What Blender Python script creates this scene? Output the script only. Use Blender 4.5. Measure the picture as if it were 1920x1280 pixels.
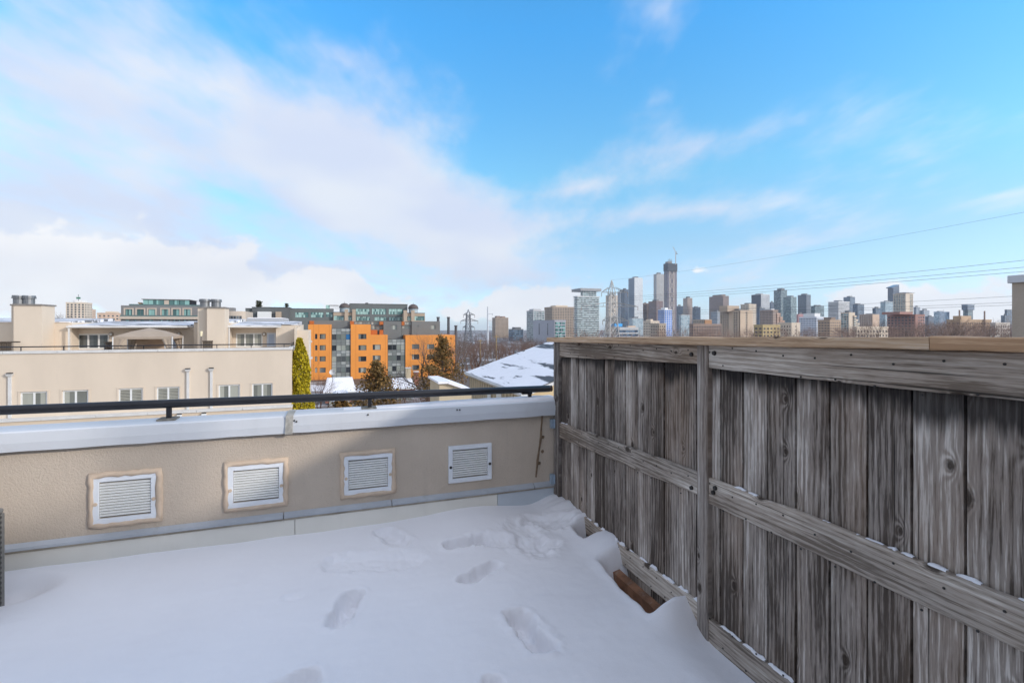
import bpy, bmesh, math, random
from mathutils import Vector, Matrix
R = math.radians
scene = bpy.context.scene
for o in list(bpy.data.objects): bpy.data.objects.remove(o)
# World frame: +x runs right along the terrace parapet, +y runs away through it, the fence lies on x = 0,
# the parapet face on y = 0, and z = 0 is eye height.
YAW = 19.64
CAM = (-1.7516, -3.7599)
F, U0, V0 = 910.0, 960.0, 610.0
SY, CY = math.sin(R(YAW)), math.cos(R(YAW))
# ---------------------------------------------------------------- camera
cd = bpy.data.cameras.new('camera'); cam = bpy.data.objects.new('camera', cd); scene.collection.objects.link(cam)
cam.location = (CAM[0], CAM[1], 0.0); cam.rotation_euler = (R(90), 0, R(-YAW))
cd.sensor_width = 36; cd.lens = F / 1920 * 36; cd.shift_y = -30 / 1920; cd.clip_start = 0.05; cd.clip_end = 9000
scene.camera = cam
# ---------------------------------------------------------------- light
SUN = Vector((0.766, -0.643, 0.374)).normalized()
SUN_STRENGTH, SKY_STRENGTH, EXPOSURE = 2.0, 0.15, 0.46
sd = bpy.data.lights.new('sun', 'SUN'); sd.energy = SUN_STRENGTH; sd.angle = R(3.2); sd.color = (1.0, 0.93, 0.85)
so = bpy.data.objects.new('sun', sd); scene.collection.objects.link(so)
so.rotation_euler = (-SUN).to_track_quat('-Z', 'Y').to_euler()
scene.view_settings.view_transform = 'Standard'; scene.view_settings.look = 'None'
scene.view_settings.exposure = EXPOSURE; scene.view_settings.gamma = 1.0
scene.view_settings.use_curve_mapping = False
# ---------------------------------------------------------------- node helper
class NT:
    def __init__(s, tree): s.t = tree; s.n = tree.nodes; s.l = tree.links
    def new(s, typ, **kw):
        nd = s.n.new(typ)
        for k, v in kw.items(): setattr(nd, k, v)
        return nd
    def put(s, sock, v):
        if hasattr(v, 'is_output') or isinstance(v, bpy.types.NodeSocket): s.l.new(v, sock)
        else: sock.default_value = v
    def m(s, op, a, b=None, c=None, clamp=False):
        nd = s.new('ShaderNodeMath', operation=op); nd.use_clamp = clamp
        s.put(nd.inputs[0], a)
        if b is not None: s.put(nd.inputs[1], b)
        if c is not None: s.put(nd.inputs[2], c)
        return nd.outputs[0]
    def vm(s, op, a, b=None):
        nd = s.new('ShaderNodeVectorMath', operation=op); s.put(nd.inputs[0], a)
        if b is not None: s.put(nd.inputs[1], b)
        return nd.outputs[0]
    def mixc(s, f, a, b, mode='MIX'):
        nd = s.new('ShaderNodeMix', data_type='RGBA', blend_type=mode)
        s.put(nd.inputs[0], f); s.put(nd.inputs[6], a); s.put(nd.inputs[7], b)
        return nd.outputs[2]
    def noise(s, vec, scale, detail=4, rough=0.55, dist=0.0):
        nd = s.new('ShaderNodeTexNoise'); s.put(nd.inputs['Vector'], vec)
        nd.inputs['Scale'].default_value = scale; nd.inputs['Detail'].default_value = detail
        nd.inputs['Roughness'].default_value = rough; nd.inputs['Distortion'].default_value = dist
        return nd.outputs[0]
    def mapr(s, v, a, b, c=0.0, d=1.0, smooth=True):
        nd = s.new('ShaderNodeMapRange'); nd.interpolation_type = 'SMOOTHSTEP' if smooth else 'LINEAR'
        s.put(nd.inputs[0], v); nd.inputs[1].default_value = a; nd.inputs[2].default_value = b
        nd.inputs[3].default_value = c; nd.inputs[4].default_value = d
        return nd.outputs[0]
    def mapping(s, vec, scale=(1, 1, 1), loc=(0, 0, 0), rot=(0, 0, 0)):
        nd = s.new('ShaderNodeMapping'); s.put(nd.inputs[0], vec)
        nd.inputs[1].default_value = loc; nd.inputs[2].default_value = rot; nd.inputs[3].default_value = scale
        return nd.outputs[0]
def c4(c): return (c[0], c[1], c[2], 1.0)
# ---------------------------------------------------------------- sky: Nishita plus broken winter cloud
def build_world():
    w = bpy.data.worlds.new('World'); scene.world = w; w.cycles.sampling_method = 'MANUAL'; w.cycles.sample_map_resolution = 512; w.use_nodes = True
    n = NT(w.node_tree); n.n.clear()
    out = n.new('ShaderNodeOutputWorld'); bg = n.new('ShaderNodeBackground'); bg.inputs[1].default_value = SKY_STRENGTH
    n.l.new(bg.outputs[0], out.inputs[0])
    sky = n.new('ShaderNodeTexSky'); sky.sky_type = 'NISHITA'; sky.sun_disc = False
    sky.sun_elevation = math.asin(SUN.z); sky.sun_rotation = math.atan2(SUN.x, SUN.y)
    sky.air_density = 1.0; sky.dust_density = 0.3; sky.ozone_density = 1.5
    tc = n.new('ShaderNodeTexCoord'); d = tc.outputs['Generated']
    vr = n.new('ShaderNodeVectorRotate'); vr.rotation_type = 'Z_AXIS'; vr.inputs['Angle'].default_value = R(YAW)
    n.put(vr.inputs['Vector'], d); dv = vr.outputs[0]
    sep = n.new('ShaderNodeSeparateXYZ'); n.put(sep.inputs[0], dv)
    x, y, z = sep.outputs
    az = n.m('ARCTAN2', x, y); el = n.m('ARCSINE', z)
    def pos(u, v):
        k = (u - U0) / F; mm = (V0 - v) / F
        return math.atan2(k, 1), math.atan2(mm, math.hypot(k, 1))
    ae = n.new('ShaderNodeCombineXYZ'); n.put(ae.inputs[0], az); n.put(ae.inputs[1], el); ae = ae.outputs[0]
    def blob(u, v, su, sv, rot, wgt):
        a, e = pos(u, v)
        mp = n.new('ShaderNodeMapping', vector_type='TEXTURE'); n.put(mp.inputs[0], ae)
        mp.inputs[1].default_value = (a, e, 0); mp.inputs[2].default_value = (0, 0, rot); mp.inputs[3].default_value = (2.2 * su / F, 2.2 * sv / F, 1)
        g = n.new('ShaderNodeTexGradient', gradient_type='QUADRATIC_SPHERE'); n.put(g.inputs[0], mp.outputs[0])
        return g.outputs[1], wgt
    def total(lst):
        t = None
        for b in lst:
            o, wg = blob(*b); t = n.m('MULTIPLY', o, wg) if t is None else n.m('MULTIPLY_ADD', o, wg, t)
        return t
    # streaky high layer, stretched along the lines of sight of a flat cloud deck
    zz = n.m('MAXIMUM', n.m('ADD', z, 0.14), 0.04)
    comb = n.new('ShaderNodeCombineXYZ'); n.put(comb.inputs[0], n.m('DIVIDE', x, zz)); n.put(comb.inputs[1], n.m('DIVIDE', y, zz))
    comb.inputs[2].default_value = 0.0
    n1 = n.noise(n.mapping(comb.outputs[0], scale=(0.8, 0.40, 1), rot=(0, 0, 0.5), loc=(3.1, 1.7, 0)), 1.5, 6, 0.64, 0.0)
    n2 = n.noise(n.mapping(dv, loc=(2.3, 0.4, 1.1), scale=(1, 1, 1.6)), 4.5, 3, 0.6, 0.0)
    hi = total([(150, 340, 440, 160, 0.05, 0.55), (620, 300, 280, 85, -0.38, 0.62), (40, 130, 200, 130, -0.2, 0.38),
                (650, 115, 160, 38, -0.12, 0.34), (350, 500, 620, 80, 0.0, 0.50), (1230, 285, 260, 45, 0.16, 0.36), (1430, 240, 160, 26, 0.2, 0.24),
                (1330, 392, 190, 30, 0.03, 0.50), (1850, 372, 200, 20, 0.10, 0.36), (1090, 352, 90, 16, 0.1, 0.36),
                (800, 420, 280, 85, -0.32, 0.52), (1245, 12, 50, 40, 0.4, 0.26), (1660, 280, 130, 22, -0.05, 0.2)])
    side = n.mapr(n.m('ABSOLUTE', az), 0.85, 1.35, 0.0, 0.66)      # unseen cloud added to both sides and behind to whiten the shade
    over = n.mapr(el, 0.62, 0.95, 0.0, 0.64)                        # and overhead, added for the same light
    hi = n.m('ADD', hi, n.m('MAXIMUM', side, over))
    t = n.m('MULTIPLY_ADD', n.m('SUBTRACT', n1, 0.5), 1.75, n.m('MULTIPLY', n.m('SUBTRACT', n2, 0.5), 0.7))
    m1 = n.mapr(n.m('ADD', t, hi), 0.04, 0.72)
    above = n.mapr(el, -0.03, 0.0)
    m1 = n.m('MULTIPLY', m1, n.m('MULTIPLY', above, 0.95))
    # cumulus bank close to the horizon
    n3 = n.noise(n.mapping(dv, scale=(1, 1, 1.3)), 11.0, 4, 0.55, 0.0)
    lo = total([(255, 500, 150, 55, 0, 0.72), (60, 520, 110, 45, 0, 0.62), (430, 545, 180, 34, 0, 0.62), (640, 535, 55, 30, 0, 0.66),
                (1000, 572, 80, 42, 0, 0.85), (780, 580, 160, 24, 0, 0.40), (1635, 568, 42, 26, 0, 0.8), (1790, 572, 95, 32, 0, 0.7),
                (1310, 508, 60, 12, 0, 0.30)])
    lo = n.m('ADD', lo, n.mapr(el, 0.12, 0.0, 0.0, 0.12))
    m2 = n.mapr(n.m('MULTIPLY_ADD', n.m('SUBTRACT', n3, 0.5), 1.3, lo), 0.24, 0.40)
    low = n.mapr(el, 0.26, 0.16)
    m2 = n.m('MULTIPLY', m2, n.m('MULTIPLY', n.m('MULTIPLY', above, low), 0.94))
    rp = n.new('ShaderNodeValToRGB'); n.put(rp.inputs[0], n.m('MULTIPLY', el, 1.0)); cr = rp.color_ramp
    stops = [(0.0, (0.36, 0.48, 0.86)), (0.06, (0.44, 0.54, 0.74)), (0.156, (0.46, 0.57, 0.64)), (0.294, (0.42, 0.75, 0.79)), (0.55, (0.25, 0.83, 1.10))]
    cr.elements[0].position = 0.0; cr.elements[0].color = c4(stops[0][1]); cr.elements[1].position = stops[-1][0]; cr.elements[1].color = c4(stops[-1][1])
    for p_, c_ in stops[1:-1]: cr.elements.new(p_).color = c4(c_)
    skyc = n.mixc(1.0, sky.outputs[0], rp.outputs[0], 'MULTIPLY')
    # greyer undersides inside the thick parts of the bank
    thick = n.mapr(n.noise(n.mapping(dv, scale=(1, 1, 2.2)), 4.0, 2, 0.5), 0.35, 0.7)
    cc = n.mixc(thick, (2.18, 2.38, 2.90, 1), (2.58, 2.70, 2.94, 1))
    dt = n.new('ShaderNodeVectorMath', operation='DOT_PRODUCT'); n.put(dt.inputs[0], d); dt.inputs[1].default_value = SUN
    sc_ = n.m('MAXIMUM', dt.outputs['Value'], 0.0); sc_ = n.m('MULTIPLY_ADD', n.m('MULTIPLY', sc_, sc_), 1.1, 1.0)   # cloud glow round the unseen sun, added to lift wall and snow
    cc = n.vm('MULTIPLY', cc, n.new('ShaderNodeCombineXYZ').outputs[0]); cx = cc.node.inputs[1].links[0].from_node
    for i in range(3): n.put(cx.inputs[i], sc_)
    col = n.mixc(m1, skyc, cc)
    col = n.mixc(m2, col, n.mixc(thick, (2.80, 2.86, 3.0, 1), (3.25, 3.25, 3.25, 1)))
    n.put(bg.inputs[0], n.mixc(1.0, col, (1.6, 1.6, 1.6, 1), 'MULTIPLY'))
build_world()
# ---------------------------------------------------------------- projection helpers (for measuring, in world units)
def ray(u):
    k = (u - U0) / F
    return (k * CY + SY, -k * SY + CY)
def py(u, v, y0):                      # where the sight line through (u,v) meets the plane y = y0 -> x, z
    d = ray(u); Y = (y0 - CAM[1]) / d[1]
    return CAM[0] + Y * d[0], (V0 - v) * Y / F
def px(u, v, x0):                      # ... the plane x = x0 -> y, z
    d = ray(u); Y = (x0 - CAM[0]) / d[0]
    return CAM[1] + Y * d[1], (V0 - v) * Y / F
def pz(u, v, z0):                      # ... the level z = z0 -> x, y
    Y = F * z0 / (V0 - v); d = ray(u)
    return CAM[0] + Y * d[0], CAM[1] + Y * d[1]
def pd(u, v, Y):                       # ... at depth Y -> x, y, z
    d = ray(u); return CAM[0] + Y * d[0], CAM[1] + Y * d[1], (V0 - v) * Y / F
# ---------------------------------------------------------------- mesh builder
col = scene.collection
WL = {}
class MB:
    def __init__(s): s.v = []; s.f = []; s.mi = []
    def add(s, vs, fs, mi=0):
        o = len(s.v); s.v += [tuple(p) for p in vs]; s.f += [tuple(i + o for i in f) for f in fs]; s.mi += [mi] * len(fs); return s
    def box(s, x0, x1, y0, y1, z0, z1, mi=0):
        vs = [(x0, y0, z0), (x1, y0, z0), (x1, y1, z0), (x0, y1, z0), (x0, y0, z1), (x1, y0, z1), (x1, y1, z1), (x0, y1, z1)]
        return s.add(vs, [(0, 3, 2, 1), (4, 5, 6, 7), (0, 1, 5, 4), (1, 2, 6, 5), (2, 3, 7, 6), (3, 0, 4, 7)], mi)
    def hexa(s, vs, mi=0):             # eight corners in the order of box()
        return s.add(vs, [(0, 3, 2, 1), (4, 5, 6, 7), (0, 1, 5, 4), (1, 2, 6, 5), (2, 3, 7, 6), (3, 0, 4, 7)], mi)
    def prism(s, poly, z0, z1, mi=0):  # ccw polygon in xy
        n_ = len(poly); vs = [(p[0], p[1], z0) for p in poly] + [(p[0], p[1], z1) for p in poly]
        fs = [tuple(reversed(range(n_))), tuple(range(n_, 2 * n_))] + [(i, (i + 1) % n_, n_ + (i + 1) % n_, n_ + i) for i in range(n_)]
        return s.add(vs, fs, mi)
    def extr(s, poly, y0, y1, mi=0):   # polygon in xz (ccw seen from -y) pushed along y
        n_ = len(poly); vs = [(p[0], y0, p[1]) for p in poly] + [(p[0], y1, p[1]) for p in poly]
        fs = [tuple(range(n_)), tuple(reversed(range(n_, 2 * n_)))] + [((i + 1) % n_, i, n_ + i, n_ + (i + 1) % n_) for i in range(n_)]
        return s.add(vs, fs, mi)
    def tube(s, pts, rad, n_=8, caps=True, mi=0):
        pts = [Vector(p) for p in pts]; rs = rad if isinstance(rad, (list, tuple)) else [rad] * len(pts)
        rings = []; o = len(s.v); up = None
        for i, p in enumerate(pts):
            d = (pts[min(i + 1, len(pts) - 1)] - pts[max(i - 1, 0)])
            if d.length < 1e-9: d = Vector((0, 0, 1))
            d.normalize()
            if up is None:
                up = d.orthogonal().normalized()
            a = (up - d * up.dot(d))
            a = a.normalized() if a.length > 1e-6 else d.orthogonal().normalized()
            up = a; b = d.cross(a)
            for j in range(n_):
                t = 2 * math.pi * j / n_; q = p + (a * math.cos(t) + b * math.sin(t)) * rs[i]; s.v.append((q.x, q.y, q.z))
        for i in range(len(pts) - 1):
            for j in range(n_):
                j2 = (j + 1) % n_
                s.f.append((o + i * n_ + j, o + i * n_ + j2, o + (i + 1) * n_ + j2, o + (i + 1) * n_ + j)); s.mi.append(mi)
        if caps and n_ > 2:
            s.f.append(tuple(o + j for j in reversed(range(n_)))); s.mi.append(mi)
            e = o + (len(pts) - 1) * n_; s.f.append(tuple(e + j for j in range(n_))); s.mi.append(mi)
        return s
    def cyl(s, x, y, z0, z1, r0, r1=None, n_=12, mi=0): return s.tube([(x, y, z0), (x, y, z1)], [r0, r0 if r1 is None else r1], n_, True, mi)
    def merge(s, o, M=None):
        k = len(s.v)
        s.v += [tuple(M @ Vector(p)) for p in o.v] if M is not None else o.v
        s.f += [tuple(i + k for i in f) for f in o.f]; s.mi += o.mi; return s
    def mesh(s, name, off=(0, 0, 0), mats=(), smooth=False):
        me = bpy.data.meshes.new(name)
        me.from_pydata([(p[0] - off[0], p[1] - off[1], p[2] - off[2]) for p in s.v], [], s.f)
        for m_ in mats: me.materials.append(m_)
        if len(mats) > 1: me.polygons.foreach_set('material_index', s.mi)
        if smooth: me.polygons.foreach_set('use_smooth', [True] * len(me.polygons))
        me.update(); return me
    def build(s, name, mat, parent=None, origin=None, smooth=False, bevel=0):
        mats = mat if isinstance(mat, (list, tuple)) else [mat]
        w = Vector(origin) if origin is not None else (WL[parent.name] if parent else Vector((0, 0, 0)))
        me = s.mesh(name, w, mats, smooth)
        return place(name, me, parent, w, bevel)
def place(name, me, parent, w, bevel=0, rot=None):
    o = bpy.data.objects.new(name, me); col.objects.link(o); w = Vector(w)
    if parent: o.parent = parent; o.location = w - WL[parent.name]
    else: o.location = w
    if rot: o.rotation_euler = rot
    WL[o.name] = w
    if bevel:
        b = o.modifiers.new('bevel', 'BEVEL'); b.width = bevel; b.segments = 2; b.limit_method = 'ANGLE'; b.angle_limit = R(40)
    return o
def tag(o, label=None, cat=None, group=None, kind=None):
    if label: o['label'] = label
    if cat: o['category'] = cat
    if group: o['group'] = group
    if kind: o['kind'] = kind
    return o
def thing(name, label, cat, loc, group=None):
    o = bpy.data.objects.new(name, None); o.empty_display_size = 0.2; col.objects.link(o); o.location = loc; WL[o.name] = Vector(loc)
    return tag(o, label, cat, group)
def dup(o, parent=None, loc=None):
    c = o.copy(); col.objects.link(c); c.parent = parent
    if loc is not None: c.location = loc
    WL[c.name] = Vector(c.location) + (WL[parent.name] if parent else Vector((0, 0, 0)))
    for ch in o.children: dup(ch, c)
    return c
# ---------------------------------------------------------------- materials
MATS = {}
def P(n, **kw):
    b = n.new('ShaderNodeBsdfPrincipled')
    for k, v in kw.items(): n.put(b.inputs[k], v)
    o = n.new('ShaderNodeOutputMaterial'); n.l.new(b.outputs[0], o.inputs[0]); return b
def new_mat(name):
    m = bpy.data.materials.new(name); m.use_nodes = True; n = NT(m.node_tree); n.n.clear(); MATS[name] = m; return m, n
def mat(name, base, rough=0.75, var=0.10, scale=2.0, bump=0.0, bscale=40, bdist=0.01, metal=0.0, stretch=(1, 1, 1), dirt=0.0, dcol=(0.12, 0.11, 0.10), spec=0.4):
    if name in MATS: return MATS[name]
    m, n = new_mat(name); tc = n.new('ShaderNodeTexCoord').outputs['Object']
    vec = n.mapping(tc, scale=stretch)
    nz = n.noise(vec, scale, 5, 0.6)
    lo = tuple(max(0, c * (1 - var)) for c in base); hi = tuple(min(1, c * (1 + var)) for c in base)
    colr = n.mixc(n.mapr(nz, 0.3, 0.7), c4(lo), c4(hi))
    if dirt:
        dz = n.noise(n.mapping(tc, scale=(3.0, 3.0, 0.6)), 2.2, 6, 0.65)
        colr = n.mixc(n.m('MULTIPLY', n.mapr(dz, 0.52, 0.78), dirt), colr, c4(dcol))
    b = P(n, **{'Base Color': colr, 'Roughness': rough, 'Metallic': metal, 'Specular IOR Level': spec})
    if bump:
        bp = n.new('ShaderNodeBump'); bp.inputs['Strength'].default_value = bump; bp.inputs['Distance'].default_value = bdist
        n.put(bp.inputs['Height'], n.noise(tc, bscale, 4, 0.6, 0.6)); n.l.new(bp.outputs[0], b.inputs['Normal'])
    return m
def glass(name, dark, pale, cell=(2.0, 2.0, 3.0), share=0.5, rough=0.08, tint=0.25):
    """window glass seen from outside: dark room or pale blind behind each pane, glossy sky reflection"""
    if name in MATS: return MATS[name]
    m, n = new_mat(name); g = n.new('ShaderNodeTexCoord').outputs['Object']
    sn = n.vm('FLOOR', n.vm('DIVIDE', n.vm('ADD', g, (0.013, 0.017, 0.011)), cell))
    oi = n.new('ShaderNodeObjectInfo')
    wn = n.new('ShaderNodeTexWhiteNoise'); wn.noise_dimensions = '4D'; n.put(wn.inputs['Vector'], sn); n.put(wn.inputs['W'], oi.outputs['Random'])
    f = n.mapr(wn.outputs[0], share - 0.25, share + 0.25)
    P(n, **{'Base Color': n.mixc(f, c4(pale), c4(dark)), 'Roughness': rough, 'Specular IOR Level': 0.5 + tint, 'IOR': 1.5})
    return m
def wood(name, dark, mid, pale, axis='z', length=1.5, warm=0.0, top_stain=False):
    """weathered softwood: grain along `axis`, per-board tone, knots, checks"""
    m, n = new_mat(name); tc = n.new('ShaderNodeTexCoord').outputs['Object']; oi = n.new('ShaderNodeObjectInfo')
    rnd = oi.outputs['Random']
    sep = n.new('ShaderNodeSeparateXYZ'); n.put(sep.inputs[0], tc)
    if axis == 'z': a, l, dpt = sep.outputs[1], sep.outputs[2], sep.outputs[0]
    elif axis == 'y': a, l, dpt = sep.outputs[2], sep.outputs[1], sep.outputs[0]
    else: a, l, dpt = sep.outputs[2], sep.outputs[0], sep.outputs[1]
    off = n.m('MULTIPLY', rnd, 37.0)
    def cv(sa, sl, sd=1.0, o2=0.0):
        c = n.new('ShaderNodeCombineXYZ'); n.put(c.inputs[0], n.m('MULTIPLY', a, sa)); n.put(c.inputs[1], n.m('MULTIPLY_ADD', l, sl, n.m('ADD', off, o2)))
        n.put(c.inputs[2], n.m('MULTIPLY_ADD', dpt, sd, off)); return c.outputs[0]
    # knots
    vo = n.new('ShaderNodeTexVoronoi', voronoi_dimensions='2D'); vo.inputs['Scale'].default_value = 1.0; vo.inputs['Randomness'].default_value = 0.55; kv = n.new('ShaderNodeCombineXYZ'); n.put(kv.inputs[0], n.m('MULTIPLY_ADD', a, 8.0, n.m('MULTIPLY', rnd, 91.7))); n.put(kv.inputs[1], n.m('MULTIPLY_ADD', l, 4.6, off)); n.put(vo.inputs['Vector'], kv.outputs[0])
    kd = vo.outputs['Distance']; sc = n.new('ShaderNodeSeparateColor'); n.put(sc.inputs[0], vo.outputs['Color'])
    has = n.mapr(sc.outputs[0], 0.80, 0.82)
    knot = n.m('MULTIPLY', n.mapr(n.m('ADD', n.m('DIVIDE', kd, n.m('MULTIPLY_ADD', sc.outputs[1], 1.0, 0.35)), n.m('MULTIPLY', n.m('SUBTRACT', n.noise(cv(60.0, 40.0), 1.0, 2, 0.5), 0.5), 0.10)), 0.14, 0.05), n.m('MULTIPLY', has, 0.9))
    sw = n.m('MAXIMUM', n.m('SUBTRACT', 1.0, n.m('MULTIPLY', kd, 3.3)), 0.0); swirl = n.m('MULTIPLY', n.m('MULTIPLY', sw, sw), n.m('MULTIPLY', has, 0.8))
    # cathedral grain
    wob = n.noise(cv(5.0, 0.9), 1.0, 3, 0.5)
    ph = n.m('MULTIPLY_ADD', wob, 17.0, n.m('MULTIPLY_ADD', a, 300.0, n.m('MULTIPLY', swirl, 26.0)))
    ring = n.m('MULTIPLY_ADD', n.m('SINE', ph), 0.5, 0.5)
    fine = n.m('MULTIPLY_ADD', n.m('SUBTRACT', n.noise(cv(210.0, 9.0), 1.0, 3, 0.7), 0.5), 1.9, 0.5)
    med = n.m('MULTIPLY_ADD', n.m('SUBTRACT', n.noise(cv(58.0, 1.6), 1.0, 4, 0.65), 0.5), 1.7, 0.5)
    big = n.noise(cv(7.0, 1.3, 1.0, 9.0), 1.0, 4, 0.6)
    g = n.m('ADD', n.m('MULTIPLY', fine, 0.46), n.m('ADD', n.m('MULTIPLY', med, 0.36), n.m('MULTIPLY', ring, 0.17)))
    g = n.m('ADD', g, n.m('MULTIPLY', n.m('SUBTRACT', big, 0.5), 1.25))
    g = n.m('ADD', g, n.m('MULTIPLY', n.m('SUBTRACT', n.m('FRACT', n.m('MULTIPLY', rnd, 7.31)), 0.5), 0.30))
    c1 = n.mixc(n.mapr(g, 0.26, 0.55), c4(dark), c4(mid)); c1 = n.mixc(n.mapr(g, 0.55, 0.86), c1, c4(pale))
    wn = n.noise(cv(3.0, 0.7, 1.0, 3.0), 1.0, 3, 0.5)
    c1 = n.mixc(n.m('MULTIPLY', n.mapr(wn, 0.42, 0.74), 0.24 + warm), c1, (mid[0] * 1.35, mid[1] * 1.02, mid[2] * 0.72, 1))
    crack = n.mapr(n.noise(cv(75.0, 0.55, 1.0, 21.0), 1.0, 2, 0.5), 0.69, 0.71)
    c1 = n.mixc(n.m('MULTIPLY', crack, 0.8), c1, (0.018, 0.015, 0.013, 1))
    c1 = n.mixc(knot, c1, (0.040, 0.027, 0.019, 1))
    if top_stain:                       # mildew run-off below the top rail
        e = n.m('MULTIPLY_ADD', n.noise(cv(30.0, 0.6, 1.0, 5.0), 1.0, 4, 0.6), 0.16, n.m('MULTIPLY', n.m('SUBTRACT', rnd, 0.5), 0.07))
        st = n.mapr(n.m('ADD', l, e), 1.42, 1.50)
        c1 = n.mixc(n.m('MULTIPLY', st, 0.88), c1, (0.012, 0.010, 0.010, 1))
    b = P(n, **{'Base Color': c1, 'Roughness': 0.85, 'Specular IOR Level': 0.25})
    bp = n.new('ShaderNodeBump'); bp.inputs['Strength'].default_value = 0.55; bp.inputs['Distance'].default_value = 0.003
    hgt = n.m('SUBTRACT', n.m('ADD', n.m('MULTIPLY', fine, 0.6), n.m('ADD', n.m('MULTIPLY', med, 0.5), n.m('MULTIPLY', ring, 0.2))), n.m('ADD', n.m('MULTIPLY', crack, 0.9), n.m('MULTIPLY', knot, 0.4)))
    n.put(bp.inputs['Height'], hgt); n.l.new(bp.outputs[0], b.inputs['Normal'])
    return m
def snow_mat(name, patch=None, pcol=(0.07, 0.07, 0.08), thr=(0.5, 0.62), pscale=(1, 1, 1), psc=1.0, bump=0.25):
    m, n = new_mat(name); tc = n.new('ShaderNodeTexCoord').outputs['Object']
    c = n.mixc(n.noise(tc, 1.7, 4, 0.5), (0.75, 0.735, 0.755, 1), (0.85, 0.835, 0.85, 1))
    b = P(n, **{'Roughness': 0.65, 'Specular IOR Level': 0.25})
    if patch:
        pn = n.noise(n.mapping(tc, scale=pscale, rot=patch), psc, 7, 0.62, 0.3)
        c = n.mixc(n.mapr(pn, *thr), c, c4(pcol))
    n.put(b.inputs['Base Color'], c)
    h = n.m('ADD', n.m('MULTIPLY', n.noise(tc, 14, 5, 0.6), 1.0), n.m('MULTIPLY', n.noise(tc, 190, 3, 0.7), 0.32))
    bp = n.new('ShaderNodeBump'); bp.inputs['Strength'].default_value = bump; bp.inputs['Distance'].default_value = 0.012
    n.put(bp.inputs['Height'], h); n.l.new(bp.outputs[0], b.inputs['Normal'])
    return m
def leaf_mat(name, a, b_, scale=1.5, trans=0.15):
    m, n = new_mat(name); tc = n.new('ShaderNodeTexCoord').outputs['Object']
    geo = n.new('ShaderNodeNewGeometry')
    f = n.m('ADD', n.m('MULTIPLY', n.noise(tc, scale, 3, 0.6), 0.7), n.m('MULTIPLY', geo.outputs['Random Per Island'], 0.5))
    P(n, **{'Base Color': n.mixc(n.mapr(f, 0.3, 0.85), c4(a), c4(b_)), 'Roughness': 0.7, 'Specular IOR Level': 0.2})
    return m
def brick_mat(name, a, b_, mortar, sc=5.0):
    m, n = new_mat(name); tc = n.new('ShaderNodeTexCoord').outputs['Object']
    sep = n.new('ShaderNodeSeparateXYZ'); n.put(sep.inputs[0], tc); cb = n.new('ShaderNodeCombineXYZ')
    n.put(cb.inputs[0], n.m('ADD', sep.outputs[0], sep.outputs[1])); n.put(cb.inputs[1], sep.outputs[2])
    br = n.new('ShaderNodeTexBrick'); n.put(br.inputs['Vector'], cb.outputs[0]); br.inputs['Scale'].default_value = sc
    br.inputs['Color1'].default_value = c4(a); br.inputs['Color2'].default_value = c4(b_); br.inputs['Mortar'].default_value = c4(mortar)
    P(n, **{'Base Color': br.outputs[0], 'Roughness': 0.9, 'Specular IOR Level': 0.2}); return m

M_STUCCO = mat('stucco_near', (0.535, 0.450, 0.365), 0.9, 0.07, 1.6, 0.55, 85, 0.010, dirt=0.18, dcol=(0.26, 0.23, 0.20), spec=0.2)
M_PATCH = mat('stucco_patch', (0.58, 0.455, 0.345), 0.9, 0.10, 9, 0.25, 70, 0.004, spec=0.2)
M_COPING = mat('coping_metal', (0.60, 0.615, 0.64), 0.5, 0.05, 1.3, 0.10, 3.0, 0.01, dirt=0.16, dcol=(0.36, 0.35, 0.33))
M_FLASH = mat('flashing_metal', (0.40, 0.42, 0.45), 0.5, 0.10, 2.5, 0.1, 6, 0.01, dirt=0.4, dcol=(0.25, 0.22, 0.17))
M_PANEL = mat('white_panel', (0.76, 0.73, 0.66), 0.6, 0.05, 1.2, 0.05, 4, 0.01, dirt=0.12, dcol=(0.45, 0.43, 0.38))
M_BLACK = mat('black_paint', (0.018, 0.018, 0.022), 0.38, 0.2, 6, 0.05, 80, 0.002)
M_VENT = mat('vent_white', (0.80, 0.80, 0.77), 0.55, 0.05, 8, dirt=0.10, dcol=(0.4, 0.36, 0.3))
M_VFRAME = mat('vent_frame_paint', (0.72, 0.74, 0.77), 0.5, 0.06, 9, dirt=0.22, dcol=(0.45, 0.38, 0.30))
M_DARK = mat('dark_void', (0.012, 0.012, 0.014), 0.9, 0.1)
M_GALV = mat('galvanised', (0.34, 0.42, 0.50), 0.45, 0.12, 20, metal=0.3)
M_RUST = mat('rusty_steel', (0.20, 0.095, 0.05), 0.7, 0.4, 9, 0.3, 50, 0.004, dirt=0.9, dcol=(0.40, 0.38, 0.34))
M_SNOW = snow_mat('snow_fresh')
M_AC = mat('unit_grey', (0.20, 0.19, 0.17), 0.5, 0.08, 5)
M_BOARD = wood('board_wood', (0.075, 0.058, 0.047), (0.280, 0.234, 0.200), (0.62, 0.555, 0.495), 'z', 1.5, 0.0, True)
M_RAIL = wood('rail_wood', (0.15, 0.12, 0.096), (0.38, 0.325, 0.275), (0.66, 0.60, 0.53), 'y', 1.5)
M_POST = wood('post_wood', (0.12, 0.10, 0.088), (0.29, 0.255, 0.228), (0.52, 0.48, 0.44), 'z', 99)
M_CAP = wood('cap_wood', (0.30, 0.19, 0.115), (0.50, 0.34, 0.215), (0.62, 0.48, 0.35), 'y', 1.5, 0.25)
M_NAIL = mat('nail_steel', (0.03, 0.026, 0.024), 0.6, 0.2)
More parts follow.
